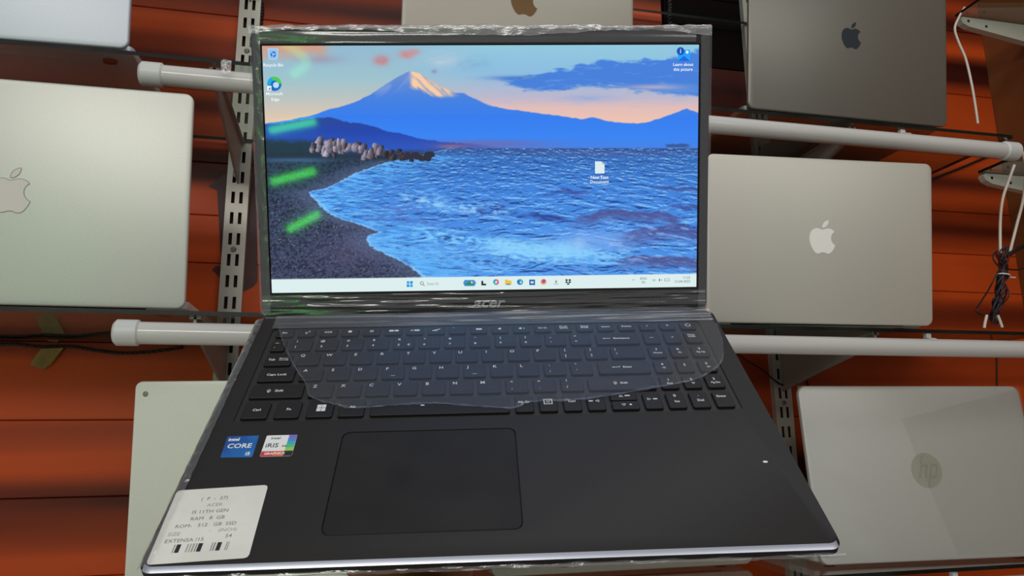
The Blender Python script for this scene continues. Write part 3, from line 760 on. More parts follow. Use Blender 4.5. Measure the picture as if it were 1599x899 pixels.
for body, x, y, s, al, mi in (('(  P  -  27)', -157.0, -191.8, 3.4, 'CENTER', 0), ('ACER', -155.6, -196.6, 3.2, 'CENTER', 2), ('I5 11TH GEN', -156.6, -201.4, 3.3, 'CENTER', 0),
                              ('RAM   8  GB', -156.6, -206.2, 3.3, 'CENTER', 0), ('ROM-   512   GB  SSD', -156.0, -211.0, 3.3, 'CENTER', 0), ('SIZE', -174.0, -217.0, 3.3, 'LEFT', 2),
                              ('-    (INCH)', -138.6, -214.6, 3.0, 'RIGHT', 2), ('EXTENSA /15', -174.0, -221.6, 3.3, 'LEFT', 0), ('54', -141.8, -219.0, 3.3, 'CENTER', 0)):
    text_into(bm, body, s * mm, x * mm, y * mm, 0, rot=ra, align=al, mi=mi, xs=1.05)
x = -168.0
for wd, gap, mi in ((.7, .6, 2), (2.2, 3.2, 1), (.7, .8, 2), (.6, .7, 2), (.9, .8, 2), (.5, .6, 0), (2.2, 4.6, 1), (.7, .6, 2), (.6, .9, 0), (2.2, 2.4, 1), (.6, .4, 2), (.5, .3, 2)):
    poly(bm, [(a * mm, b * mm) for a, b in ((x, -229.2 + (x + 168) * .03), (x + wd, -229.2 + (x + 168) * .03), (x + wd, -223.8 + (x + 168) * .03), (x, -223.8 + (x + 168) * .03))], 0, mi); x += wd + gap
bm_obj('label_print', bm, [M_ink, M_inkdark, M_inkpale], st, loc=(0, 0, 0.00022), smooth=0)

# ---- lid (screen frame: x right, y up, z towards the viewer, origin at the screen centre)
bm = bmesh.new()
LX0, LX1, LY0, LY1 = -0.1803, 0.1806, -0.1150, 0.1100
lr = lambda z, e: [Vector((px, py, z)) for px, py in rrect(LX0 + e, LX1 - e, LY0 + e, LY1 - e, 0.006, 6)]
vr = loft(bm, [lr(-0.0062, 0.0015), lr(-0.0052, 0.0003), lr(-0.004, 0), lr(0.0002, 0), lr(0.0010, 0.0008)], cap1=False)
inner = [bm.verts.new((px, py, 0.0010)) for px, py in rrect(-0.1729, 0.1729, -0.0976, 0.0976, 0.0008, 2)]
ring_face(bm, vr[-1], [inner])
lo = [bm.verts.new((v.co.x, v.co.y, -0.0012)) for v in inner]
for k in range(len(inner)): bm.faces.new((inner[k], inner[(k + 1) % len(inner)], lo[(k + 1) % len(lo)], lo[k]))
bm.faces.new(lo)
lid = bm_obj('lid', bm, M_bezel, lap, matrix=ML, smooth=40)
bm = bmesh.new(); add_cyl_x(bm, -0.1785, 0.1790, -0.1185, -0.0035, 0.0050, 16, 0.0008)
bm_obj('hinge_barrel', bm, M_hinge, lap, matrix=ML)
bm = bmesh.new()
text_into(bm, 'acer', 0.0110, 0, 0, 0, shear=0.28, xs=1.28, bold=0.00028)
bm_obj('maker_lettering', bm, M_chrome, lid, loc=(0.0012, -0.1072, 0.00115), smooth=0)

# ---- wallpaper on the screen, painted point by point
SX, SY = 0.3442, 0.1935
NX, NY = 688, 388
uu, vv = np.meshgrid(np.linspace(0, 1, NX), np.linspace(0, 1, NY))
# design units of the wallpaper sketch: x 409..1092, y 69..458
px_ = (1 - vv) * ((1 - uu) * 409.5 + uu * 1091.5) + vv * ((1 - uu) * 424.5 + uu * 1087)
py_ = (1 - vv) * ((1 - uu) * 71 + uu * 69) + vv * ((1 - uu) * 458 + uu * 448)
def hsh(ix, iy, seed):
    h = (ix.astype(np.int64) * 374761393 + iy.astype(np.int64) * 668265263 + seed * 974634777) & 0xFFFFFFFF
    h = ((h ^ (h >> 13)) * 1274126177) & 0xFFFFFFFF
    return ((h ^ (h >> 16)) & 0xFFFF) / 65535.0
def vnoise(x, y, seed=0):
    ix, iy = np.floor(x), np.floor(y); fx, fy = x - ix, y - iy
    fx = fx * fx * (3 - 2 * fx); fy = fy * fy * (3 - 2 * fy)
    a, b = hsh(ix, iy, seed), hsh(ix + 1, iy, seed); c, d_ = hsh(ix, iy + 1, seed), hsh(ix + 1, iy + 1, seed)
    return (a * (1 - fx) + b * fx) * (1 - fy) + (c * (1 - fx) + d_ * fx) * fy
def fbm(x, y, seed=0, oct=4):
    s, a, t = 0, 0.5, 0
    for k in range(oct):
        s = s + a * vnoise(x * 2 ** k, y * 2 ** k, seed + k); t += a; a *= 0.5
    return s / t
def pnoise(x, y, seed=0):
    ix, iy = np.floor(x), np.floor(y); fx, fy = x - ix, y - iy
    ux = fx ** 3 * (fx * (fx * 6 - 15) + 10); uy = fy ** 3 * (fy * (fy * 6 - 15) + 10)
    def g(a, b, dx, dy_):
        an = hsh(a, b, seed) * 2 * math.pi
        return np.cos(an) * dx + np.sin(an) * dy_
    n00, n10 = g(ix, iy, fx, fy), g(ix + 1, iy, fx - 1, fy)
    n01, n11 = g(ix, iy + 1, fx, fy - 1), g(ix + 1, iy + 1, fx - 1, fy - 1)
    return (n00 * (1 - ux) + n10 * ux) * (1 - uy) + (n01 * (1 - ux) + n11 * ux) * uy
def pfbm(x, y, seed=0, oct=4, gain=.5):
    s, a, t = 0, 1.0, 0
    for k in range(oct):
        s = s + a * pnoise(x * 2 ** k + 17.3 * k, y * 2 ** k + 9.1 * k, seed + k); t += a; a *= gain
    return s / t * 1.6
def sst(a, b, x):
    t = np.clip((x - a) / (b - a), 0, 1); return t * t * (3 - 2 * t)
def curve(pts, x): return np.interp(x, [p[0] for p in pts], [p[1] for p in pts])
X, Y = px_, py_
C = np.zeros(X.shape + (3,))
def ramp(v, stops):
    return np.stack([np.interp(v, [s[0] for s in stops], [s[1][k] for s in stops]) for k in range(3)], -1)
def over(col, mask):
    global C
    C = C * (1 - mask[..., None]) + np.broadcast_to(np.asarray(col, float), C.shape) * mask[..., None]
def blob(cx, cy, rx, ry): return np.exp(-(((X - cx) / rx) ** 2 + ((Y - cy) / ry) ** 2))
# sky
left = ramp(Y, [(70, (146, 186, 212)), (120, (158, 196, 206)), (150, (186, 196, 194)), (188, (232, 200, 172))])
right = ramp(Y, [(70, (146, 202, 224)), (110, (140, 190, 226)), (150, (190, 184, 206)), (165, (226, 190, 186)), (186, (240, 196, 178))])
mx = sst(560, 800, X)[..., None]; C = left * (1 - mx) + right * mx
over((226, 150, 116), sst(100, 72, Y + 10 * fbm(X / 18, Y / 9, 3) - 5) * sst(530, 500, X + 14 * fbm(X / 9, Y / 9, 5)) * 0.8)
over((150, 140, 170), blob(500, 92, 34, 7) * 0.5)
for q in ((593, 93, 11, 7, (206, 122, 128)), (632, 84, 11, 6, (214, 130, 128)), (645, 80, 8, 4, (206, 140, 146)), (675, 110, 4, 3, (140, 136, 180))):
    over(q[4], np.clip(blob(*q[:4]) * 1.3, 0, 1) * (0.5 + 0.5 * fbm(X / 6, Y / 5, 9)))
over((196, 208, 222), blob(690, 92, 34, 12) * fbm(X / 22, Y / 6, 12) * 1.0)
over((120, 172, 212), blob(735, 98, 26, 10) * fbm(X / 14, Y / 5, 13) * 0.9)
nz = .5 + .8 * pfbm(X / 30, Y / 7, 21, 5, .6)
up = curve([(768, 121), (830, 119), (870, 106), (930, 96), (985, 95), (1030, 93), (1092, 78)], X) + (nz - 0.5) * 14
dn = curve([(768, 121), (815, 138), (870, 138), (905, 132), (955, 134), (1000, 140), (1092, 148)], X) + pfbm(X / 34, Y / 7, 24, 5, .6) * 10
cl = sst(-3, 3, Y - up) * sst(-4, 4, dn - Y) * sst(768, 800, X)
over((62, 124, 220), cl * 0.95)
over((120, 160, 226), cl * sst(.15, .6, pfbm(X / 44, Y / 6, 30, 5)) * 0.55)
over((172, 180, 214), sst(122, 134, Y) * sst(172, 150, Y) * sst(760, 800, X) * sst(.0, .6, pfbm(X / 40, Y / 7, 33, 5)) * (1 - cl) * .5)
over((60, 120, 200), blob(800, 120, 40, 3.5) * 0.8)
over((150, 170, 220), blob(915, 151, 40, 5) * (0.4 + fbm(X / 20, Y / 4, 31)) * 0.8)
over((214, 186, 196), blob(1020, 134, 50, 4) * 0.7)
over((110, 160, 224), blob(1060, 140, 40, 4) * 0.5)
# far mountain
ridge = curve([(409, 191), (440, 187), (480, 179), (515, 168), (545, 160), (575, 146), (600, 130), (618, 119), (632, 111.5), (640, 110), (652, 113), (668, 122), (690, 135), (706, 142), (722, 143), (745, 154), (766, 163), (790, 168), (830, 173), (870, 178), (905, 183), (925, 181), (950, 187), (985, 190), (1005, 189), (1030, 182), (1050, 175), (1072, 167), (1082, 170), (1092, 174)], X) + (fbm(X / 7, 0 * X, 40) - 0.5) * 2.0
mt = sst(-0.8, 0.8, Y - ridge)
over(ramp(Y, [(110, (112, 142, 208)), (150, (66, 128, 226)), (180, (48, 124, 240)), (210, (52, 132, 246)), (228, (66, 130, 232))]), mt)
over((128, 160, 218), mt * sst(30, 0, Y - ridge) * sst(.42, .62, fbm((X + Y) / 9, (Y - X * .4) / 26, 44)) * sst(560, 600, X) * sst(712, 690, X) * sst(158, 135, Y) * 0.8)
snow = mt * sst(634, 642, X - (Y - 112) * 0.02) * sst(718, 690, X) * sst(0, 6, 14 + 18 * fbm((X - Y) / 6, Y / 22, 47) - (Y - ridge) * 0.9) * sst(152, 146, Y)
over((252, 206, 164), snow * (0.55 + 0.45 * sst(.35, .55, fbm((X - Y * 0.9) / 4, Y / 26, 48))))
over((250, 214, 188), mt * sst(2.6, 0, Y - ridge) * sst(716, 730, X) * sst(775, 750, X) * 0.8)
# nearer dark ridge
r2 = curve([(409, 192), (440, 190), (470, 184), (495, 181), (515, 181), (545, 189), (560, 189), (590, 198), (605, 203), (622, 205), (650, 213), (690, 219), (730, 221), (760, 225), (800, 228)], X) + (fbm(X / 5, 0 * X, 52) - 0.5) * 2.5
m2 = sst(-0.8, 0.8, Y - r2) * sst(800, 690, X)
over(ramp(Y, [(180, (36, 66, 150)), (200, (24, 66, 170)), (230, (34, 84, 196))]), m2)
over((150, 84, 120), blob(760, 222, 90, 6) * 0.45)
over((200, 120, 110), blob(700, 226, 22, 3) * 0.55)
# sea
hz = 228.5
dy = np.maximum(Y - hz, 0)
tab = np.linspace(0, 230, 2000)
yw_t = np.cumsum(1.0 / (1.7 + (tab / 200) ** 1.25 * 8.5)) * (tab[1] - tab[0])
yw = np.interp(dy, tab, yw_t)
xw = (X - 720) / (7 + dy / 200 * 34)
wx, wy = pfbm(xw * .35, yw * .5, 61, 2), pfbm(xw * .35 + 5, yw * .5, 63, 2)
hgt = pfbm(xw + wx * .8, yw + wy * 1.2 + xw * .06, 65, 5, .58)
swl = pfbm(xw * .28 + 3, yw * .30 - xw * .05, 69, 3)
sl = np.gradient(hgt, axis=0); sl = sl / (np.std(sl, axis=1, keepdims=True) + 1e-6)
sw = np.gradient(swl, axis=0); sw = sw / (np.std(sw, axis=1, keepdims=True) + 1e-6)
k = sl * .75 + sw * .35 + hgt * .5
t = np.clip(dy / 200, 0, 1)
sea = ramp(t, [(0, (46, 80, 146)), (0.06, (48, 106, 186)), (0.3, (60, 130, 220)), (0.65, (70, 142, 230)), (1, (76, 150, 234))])
bright, dark = np.array((136, 198, 250.)), np.array((24, 52, 124.))
sea = sea + (bright - sea) * (sst(.35, 1.7, k) * 0.9)[..., None]
sea = sea + (dark - sea) * (sst(-.35, -1.8, k) * 0.88)[..., None]
shore = curve([(228, 700), (236, 668), (243, 640), (250, 602), (256, 584), (262, 566), (268, 548), (276, 536), (285, 518), (292, 505), (297, 478), (302, 482), (312, 492), (329, 506), (340, 530), (347, 553), (360, 588), (367, 570), (374, 567), (386, 580), (396, 600), (407, 622), (420, 642), (432, 656), (440, 668)], Y) + (fbm(X / 6, Y / 3, 70) - 0.5) * 10
insea = sst(-2, 2, X - shore) * sst(-0.6, 0.6, Y - hz)
over(sea, insea)
foam = np.array((112, 200, 255.))
fr = .5 + .42 * pfbm(X / 34 + Y / 30, (Y - X * 0.14) / 3.2, 75, 4, .6)
over((96, 184, 252), insea * sst(150, 20, X - shore) * sst(.38, .62, fr) * sst(236, 246, Y) * 0.95)
over((96, 184, 252), insea * sst(120, 0, X - shore) * sst(350, 390, Y) * 0.4)
over((40, 84, 168), insea * sst(.12, .5, pfbm(X / 34, (Y - X * .12) / 4.2, 77)) * sst(180, 60, X - shore) * 0.55)
over((178, 222, 252), insea * sst(7, 0, np.abs(X - shore - 2)) * 0.5)
def crest(pts, th, col, amt, sd):
    yc = curve(pts, X) + (fbm(X / 12, X * 0, sd) - .5) * 8
    m_ = np.exp(-((Y - yc) / th) ** 2) * sst(pts[0][0] - 15, pts[0][0] + 25, X) * sst(pts[-1][0] + 15, pts[-1][0] - 25, X) * sst(-.25, .35, pfbm(X / 13, (Y - X * .06) / 4.5, sd + 1))
    over(col, np.clip(m_ * amt, 0, 1) * insea)
crest([(612, 303), (660, 313), (720, 324), (790, 325)], 9, (150, 206, 250), 1.0, 80)
crest([(650, 298), (700, 312)], 14, (120, 190, 250), 0.8, 82)
crest([(730, 330), (770, 324), (800, 330)], 7, (30, 60, 140), 1.0, 84)
crest([(640, 360), (720, 372), (780, 384), (850, 392), (930, 398), (985, 398)], 11, (126, 204, 255), 1.1, 86)
crest([(760, 392), (830, 398), (900, 398)], 13, (150, 220, 255), 0.9, 88)
for q in ((800, 384, 34, 10), (840, 388, 40, 11), (878, 386, 30, 12), (905, 394, 30, 9), (778, 378, 22, 9)): over((138, 210, 254), np.clip(blob(*q) * (1.0 + .9 * pfbm(X / 7, Y / 6, 91, 4, .6)), 0, 1) * .85)
over((170, 214, 250), blob(902, 378, 10, 9) * .6)
crest([(575, 378), (640, 392), (720, 404), (800, 420)], 13, (110, 186, 250), 0.9, 90)
def swell(pts, up_, dn_, col, amt):
    yc = curve(pts, X) + pfbm(X / 26, X * 0 + pts[0][0], 83, 3) * 5
    dd = Y - yc
    m_ = sst(-up_ * .4, 0, dd) * sst(dn_, dn_ * .15, dd) * sst(pts[0][0] - 5, pts[0][0] + 45, X) * sst(pts[-1][0] + 12, pts[-1][0] - 12, X)
    fib = pfbm((X + dd * 1.6) / 16, (dd - (X - pts[0][0]) * .10 + dd * dd * .006) / 2.6, 85, 3)
    over(col, np.clip(m_ * amt * (.62 + .55 * sst(-.5, .5, fib)), 0, 1) * insea)
    over((150, 186, 246), m_ * sst(.28, .8, -fib) * .55 * insea)
swell([(880, 346), (905, 336), (935, 327), (955, 324), (985, 328), (1010, 330), (1035, 329), (1060, 336)], 4, 24, (74, 84, 150), 1.0)
swell([(950, 368), (990, 358), (1030, 350), (1060, 350), (1095, 356)], 5, 34, (72, 84, 152), 1.0)
swell([(950, 404), (1000, 398), (1050, 400), (1098, 404)], 4, 26, (78, 84, 146), 1.0)
swell([(1010, 292), (1045, 288), (1098, 294)], 3, 8, (60, 74, 140), .9)
swell([(1030, 322), (1060, 318), (1098, 320)], 3, 10, (56, 70, 140), .9)
swell([(845, 300), (885, 293), (915, 296)], 3, 9, (56, 72, 150), .9)
swell([(795, 332), (825, 330), (880, 336)], 3, 12, (40, 58, 140), .9)
over((146, 184, 246), insea * blob(930, 372, 60, 16) * .55)
crest([(560, 318), (620, 324), (660, 326)], 5, (84, 110, 190), 0.8, 98)
crest([(560, 338), (640, 342), (690, 348)], 7, (84, 116, 196), 0.8, 99)
over((150, 190, 250), insea * sst(.60, .72, fbm((X + Y * .5) / 26, (Y - X * .22) / 5, 101)) * sst(860, 920, X) * sst(335, 350, Y) * 0.6)
over((104, 92, 150), blob(930, 236, 150, 5) * 0.25 * insea)
# beach
bch = sst(2, -2, X - shore) * sst(232, 246, Y + (X - 420) * 0.02)
p1 = fbm(X / 3.0, Y / 2.4, 110, 3); p2 = vnoise(X / 1.4, Y / 1.2, 115)
bc = ramp(Y, [(240, (34, 62, 84)), (290, (46, 62, 92)), (350, (56, 66, 96)), (430, (60, 68, 98))])
over(bc, bch)
over((22, 30, 48), bch * sst(.52, .36, p1) * 0.8)
over((150, 160, 190), bch * sst(.80, .97, p2) * sst(270, 330, Y) * 0.75)
over((92, 84, 118), bch * blob(540, 395, 50, 26) * 0.45)
over((96, 112, 150), bch * sst(60, 0, shore - X) * 0.5)
over((22, 52, 62), sst(560, 470, X) * sst(210, 222, Y + (fbm(X / 8, Y / 8, 120) - .5) * 10) * sst(250, 240, Y) * 0.95)
over((28, 44, 62), sst(690, 640, X) * sst(232, 240, Y) * sst(250, 244, Y - np.maximum(0, 0)) * sst(2, -2, X - shore) * 0.7)
over((70, 110, 160), blob(460, 247, 60, 3.5) * 0.7)
rr = random.Random(3)
for k in range(64):
    u_ = k / 63.0
    cx = 490 + 152 * u_ + rr.uniform(-5, 5); cy = 224 + 15 * u_ + rr.uniform(-9, 10) * (1 - .45 * u_)
    rx, ry = rr.uniform(2.6, 5.4), rr.uniform(4.5, 10)
    if k > 46: rx *= .9; ry *= .6; cy += 2
    an = rr.uniform(-.7, .7); dx_, dy_ = X - cx + (fbm(X / 3, Y / 3, 130 + k % 5) - .5) * 4, Y - cy + (fbm(X / 3, Y / 3, 140 + k % 5) - .5) * 4
    xr, yr = dx_ * math.cos(an) + dy_ * math.sin(an), -dx_ * math.sin(an) + dy_ * math.cos(an)
    e = np.abs(xr / (rx * (1 + .35 * yr / ry))) ** 2.6 + np.abs(yr / ry) ** 2.6
    g_ = rr.uniform(.7, 1.1) * (1 if k < 46 else .42)
    sh = np.clip(.62 - .45 * dx_ / rx - .12 * dy_ / ry, 0.16, 1.05)[..., None]
    over(np.clip(np.array((156, 152, 176)) * g_ * sh + np.array((16, 10, 8.)) * sh, 0, 255), sst(1.12, .85, e))
for k in range(16):
    cx, cy = rr.uniform(625, 672), rr.uniform(236, 246); e = ((X - cx) / rr.uniform(4, 8)) ** 2 + ((Y - cy) / rr.uniform(3, 5)) ** 2
    over((40, 40, 58), sst(1.1, .8, e))
# far ships
over((52, 76, 128), sst(1036, 1042, X + (fbm(X / 4, Y, 150) - .5) * 6) * sst(1080, 1070, X) * sst(221, 223, Y + (fbm(X / 5, Y * 0, 151) - .5) * 3) * sst(228, 226, Y) * .8)
# taskbar
tb = curve([(424, 436), (1087, 427)], X)
over((222, 240, 240), sst(-0.7, 0.7, Y - tb))
C = np.clip(C, 0, 255) / 255.0
LINC = np.where(C <= 0.04045, C / 12.92, ((C + 0.055) / 1.055) ** 2.4)
me = bpy.data.meshes.new('screen')
vx = np.stack([(uu - .5) * SX, (.5 - vv) * SY, np.zeros_like(uu)], -1).reshape(-1, 3).astype(np.float32)
ii = np.arange(NX * NY).reshape(NY, NX)
qd = np.stack([ii[1:, :-1], ii[1:, 1:], ii[:-1, 1:], ii[:-1, :-1]], -1).reshape(-1, 4)
me.vertices.add(len(vx)); me.vertices.foreach_set('co', vx.ravel())
me.loops.add(qd.size); me.loops.foreach_set('vertex_index', qd.ravel().astype(np.int32))
me.polygons.add(len(qd)); me.polygons.foreach_set('loop_start', np.arange(0, qd.size, 4, dtype=np.int32))
try: me.polygons.foreach_set('loop_total', np.full(len(qd), 4, dtype=np.int32))
except Exception: pass
me.update(calc_edges=True)
ca = me.color_attributes.new('picture', 'FLOAT_COLOR', 'POINT')
ca.data.foreach_set('color', np.concatenate([LINC.reshape(-1, 3), np.ones((NX * NY, 1))], 1).astype(np.float32).ravel())
ms = mat('lit_screen', (4, 4, 5), 0.05, 0, 0.5)
n_, l_, b_ = nodes(ms)
an = n_.new('ShaderNodeAttribute'); an.attribute_name = 'picture'
l_.new(an.outputs['Color'], b_.inputs['Emission Color']); b_.inputs['Emission Strength'].default_value = 0.97
screen = mesh_obj('screen', me, ms, lap, matrix=ML @ T(0, 0, -0.0002))
screen['label'] = 'lit display showing a snow-capped mountain over a blue sea'

# ---- icons and lettering on the screen
def sc(px, py):
    """wallpaper design units -> metres on the screen"""
    v = (py - 70) / 383.0
    for _ in range(3):
        x0 = 409.5 + 15 * v; x1 = 1091.5 - 4.5 * v; u = (px - x0) / (x1 - x0)
        v = (py - (71 - 2 * u)) / ((458 - 10 * u) - (71 - 2 * u))
    return (u - .5) * SX, (.5 - v) * SY
def icon(name, parts, label=None):
    """parts: ('d',x,y,r,col) disc, ('p',[(x,y)...],col) polygon, ('t',text,x,y,h,col) text, ('a',x,y,r0,r1,a0,a1,col) arc; design units"""
    bm = bmesh.new(); cols = []
    k = 0.5045 * mm
    for i, p in enumerate(parts):
        z = 0.00003 * i; col = p[-1]
        if col not in cols: cols.append(col)
        mi = cols.index(col)
        if p[0] == 'd': disc(bm, *sc(p[1], p[2]), p[3] * k, z, 18, mi)
        elif p[0] == 'p': poly(bm, [sc(*q) for q in p[1]], z, mi)
        elif p[0] == 'a': annulus(bm, *sc(p[1], p[2]), p[3] * k, p[4] * k, z, 14, p[5], p[6], mi)
        elif p[0] == 't': text_into(bm, p[1], p[4] * k * 1.28, *sc(p[2], p[3]), z, mi=mi, bold=0.00004)
    for f in bm.faces:
        f.normal_update()
        if f.normal.z < 0: f.normal_flip()
    o = bm_obj(name, bm, [emit('lit_%02x%02x%02x' % c, c, 0.97) for c in cols], screen, loc=(0, 0, 0.00012), smooth=0)
    if label: o['label'] = label
    return o
W_ = (246, 250, 252)
def R4(x0, y0, x1, y1): return [(x0, y0), (x1, y0), (x1, y1), (x0, y1)]
icon('desktop_icon', [('p', [(418, 75), (435, 75), (433, 92), (420, 92)], (176, 214, 246)), ('p', [(420, 77), (433, 77), (431.5, 90.5), (421.5, 90.5)], (140, 196, 246)),
                      ('a', 427, 84, 2.2, 4.2, 20, 120, (36, 96, 200)), ('a', 427, 84, 2.2, 4.2, 150, 240, (36, 96, 200)), ('a', 427, 84, 2.2, 4.2, 270, 350, (36, 96, 200)), ('t', 'Recycle Bin', 427, 100.5, 5.2, W_)], 'waste basket icon')
icon('desktop_icon', [('d', 428.5, 129, 11, (24, 110, 204)), ('a', 428.5, 129, 5, 11, 0, 110, (84, 204, 90)), ('a', 428.5, 129, 5, 11, 110, 190, (34, 176, 226)), ('d', 431, 131, 4.6, (190, 226, 246)), ('p', R4(417.5, 132, 424, 139.5), W_), ('p', [(419, 138), (422.5, 134), (422.5, 138)], (40, 110, 200)), ('t', 'Microsoft', 428.5, 144.5, 5.2, W_), ('t', 'Edge', 430, 153.2, 5.2, W_)], 'blue and green swirl icon')
icon('desktop_icon', [('p', [(1058, 77), (1077, 77), (1077, 94), (1067.5, 87), (1058, 94)], (34, 168, 250)), ('p', [(1058, 94), (1067.5, 86), (1077, 94)], (38, 104, 230)), ('d', 1072.5, 80.5, 2.2, W_), ('d', 1062, 79, 6.2, (28, 84, 190)), ('t', 'i', 1062, 79, 8, W_), ('t', 'Learn about', 1066, 99.5, 5.2, W_), ('t', 'this picture', 1066, 107, 5.2, W_)], 'blue picture icon with an info dot')
icon('desktop_icon', [('p', [(926.5, 249), (937, 249), (941.5, 253.5), (941.5, 268), (926.5, 268)], (222, 240, 244)), ('p', [(937, 249), (937, 253.5), (941.5, 253.5)], (180, 208, 224)), ('t', 'New Text', 933.5, 274.2, 5.4, W_), ('t', 'Document', 933.5, 281.2, 5.4, W_)], 'blank page icon')
B1, B2 = (24, 148, 226), (40, 172, 236)
icon('taskbar_icon', [('p', R4(632, 439, 636.2, 443.2), B2), ('p', R4(637.2, 439, 641.4, 443.2), B1), ('p', R4(632, 444.2, 636.2, 448.4), B1), ('p', R4(637.2, 444.2, 641.4, 448.4), B2)], 'four blue squares')
icon('taskbar_icon', [('a', 655.5, 442.5, 2.0, 3.0, 0, 360, (110, 120, 126)), ('p', [(657.4, 445), (658.2, 444.2), (660.2, 446.4), (659.4, 447)], (110, 120, 126)), ('t', 'Search', 672.5, 443.2, 5.6, (176, 186, 186))], 'search box')
icon('taskbar_icon', [('p', [(722, 437), (737, 437), (740, 442), (737, 447), (722, 447), (719.5, 442)], (64, 150, 210)), ('p', [(722, 445), (730, 439), (737, 445)], (58, 132, 90)), ('d', 733, 441, 1.6, (240, 220, 120))], 'small landscape pill')
icon('taskbar_icon', [('p', R4(748, 438.5, 751, 445.5), (34, 40, 52)), ('p', R4(748, 443, 755.5, 445.8), (34, 40, 52))])
icon('taskbar_icon', [('a', 771, 440.5, 1.6, 4.8, 0, 90, (230, 120, 90)), ('a', 771, 440.5, 1.6, 4.8, 90, 180, (60, 150, 220)), ('a', 771, 440.5, 1.6, 4.8, 180, 270, (80, 190, 160)), ('a', 771, 440.5, 1.6, 4.8, 270, 360, (200, 110, 190))])
icon('taskbar_icon', [('p', [(785, 436.5), (789, 436.5), (790, 438), (795, 438), (795, 445), (785, 445)], (244, 196, 60)), ('p', R4(787, 443, 793, 445), (60, 130, 200))])
icon('taskbar_icon', [('d', 808.5, 440.2, 4.9, (26, 120, 206)), ('a', 808.5, 440.2, 2.2, 4.9, 10, 120, (80, 200, 130)), ('d', 809.6, 441, 1.9, (190, 226, 240))])
icon('taskbar_icon', [('p', R4(823, 436.4, 832, 445.2), (28, 92, 170)), ('p', R4(825, 439, 830, 442.6), (200, 226, 246))])
icon('taskbar_icon', [('d', 845.5, 440, 4.7, (240, 130, 60)), ('d', 846, 439, 2.6, (150, 80, 190)), ('a', 845.5, 440, 3, 4.7, -120, 20, (250, 180, 70))])
icon('taskbar_icon', [('t', 'a', 865, 439, 7, (90, 96, 100)), ('p', R4(861, 443.4, 869, 444.2), (150, 156, 158))])
icon('taskbar_icon', [('p', [(879, 437.2), (881.6, 435.4), (884, 437.2), (881.6, 439)], (20, 26, 34)), ('p', [(884, 437.2), (886.6, 435.4), (889, 437.2), (886.6, 439)], (20, 26, 34)), ('p', [(879, 440.4), (881.6, 439), (884, 440.4), (881.6, 442.2)], (20, 26, 34)), ('p', [(884, 440.4), (886.6, 439), (889, 440.4), (886.6, 442.2)], (20, 26, 34)), ('p', [(881.6, 443.4), (884, 441.6), (886.6, 443.4), (884, 445)], (20, 26, 34))])
TG = (132, 142, 146)
icon('tray_icons', [('a', 987, 439, 2.0, 2.8, 40, 140, TG), ('t', 'ENG', 1003, 434.8, 4.4, TG), ('t', 'IN', 1003, 440.8, 4.4, TG), ('a', 1019.5, 440, 3.2, 4, 40, 140, TG), ('a', 1019.5, 440, 1.4, 2.2, 40, 140, TG), ('p', [(1027, 436), (1029.5, 434.5), (1029.5, 439.5), (1027, 438)], TG), ('a', 1030.5, 437, 1.4, 2.1, -60, 60, TG),
                    ('p', R4(1036, 434.6, 1044, 435.3), TG), ('p', R4(1036, 438.3, 1044, 439), TG), ('p', R4(1036, 434.6, 1036.8, 439), TG), ('p', R4(1043.2, 434.6, 1044, 439), TG), ('t', '11:23', 1071, 433.2, 4.4, TG), ('t', '12-04-2025', 1064.5, 439.4, 4.4, TG)], 'clock, date and status symbols')

# ---- clear stretch film around the laptop
def sheet(name, nx, ny, fn, m, matrix, parent=lap, label=None, keep=None):
    bm = bmesh.new()
    g = [[bm.verts.new(fn(i / nx, k / ny)) for i in range(nx + 1)] for k in range(ny + 1)]
    for k in range(ny):
        for i in range(nx):
            if keep is None or keep((i + .5) / nx, (k + .5) / ny): bm.faces.new((g[k][i], g[k][i + 1], g[k + 1][i + 1], g[k + 1][i]))
    bmesh.ops.delete(bm, geom=[v for v in bm.verts if not v.link_faces], context='VERTS')
    o = bm_obj(name, bm, m, parent, matrix=matrix, smooth=180)
    if label: o['label'] = label
    return o
def nz1(x, y, s): return float(fbm(np.array([x]), np.array([y]), s, 3)[0]) - 0.5
NT = {}
def nzt(x, y, seed):                                       # fast table noise for the film
    if seed not in NT: NT[seed] = np.random.RandomState(seed).rand(64, 64)
    tb_ = NT[seed]; ix, iy = math.floor(x), math.floor(y); fx, fy = x - ix, y - iy
    fx = fx * fx * (3 - 2 * fx); fy = fy * fy * (3 - 2 * fy)
    a = tb_[iy % 64, ix % 64]; b = tb_[iy % 64, (ix + 1) % 64]; c = tb_[(iy + 1) % 64, ix % 64]; e = tb_[(iy + 1) % 64, (ix + 1) % 64]
    return (a * (1 - fx) + b * fx) * (1 - fy) + (c * (1 - fx) + e * fx) * fy - 0.5
# taut, ridged film across the lower bezel
sheet('plastic_wrap', 110, 40, lambda u, v: (-0.179 + 0.358 * u, -0.1146 + 0.0160 * v, 0.0024 + 0.0011 * nzt(u * 7 + v * 1.5, v * 7 + u * 1.2, 1) + 0.0007 * nzt(u * 16, v * 13 - u * 2, 2)), F_streak, ML, label='ridged clear film across the lower bezel')
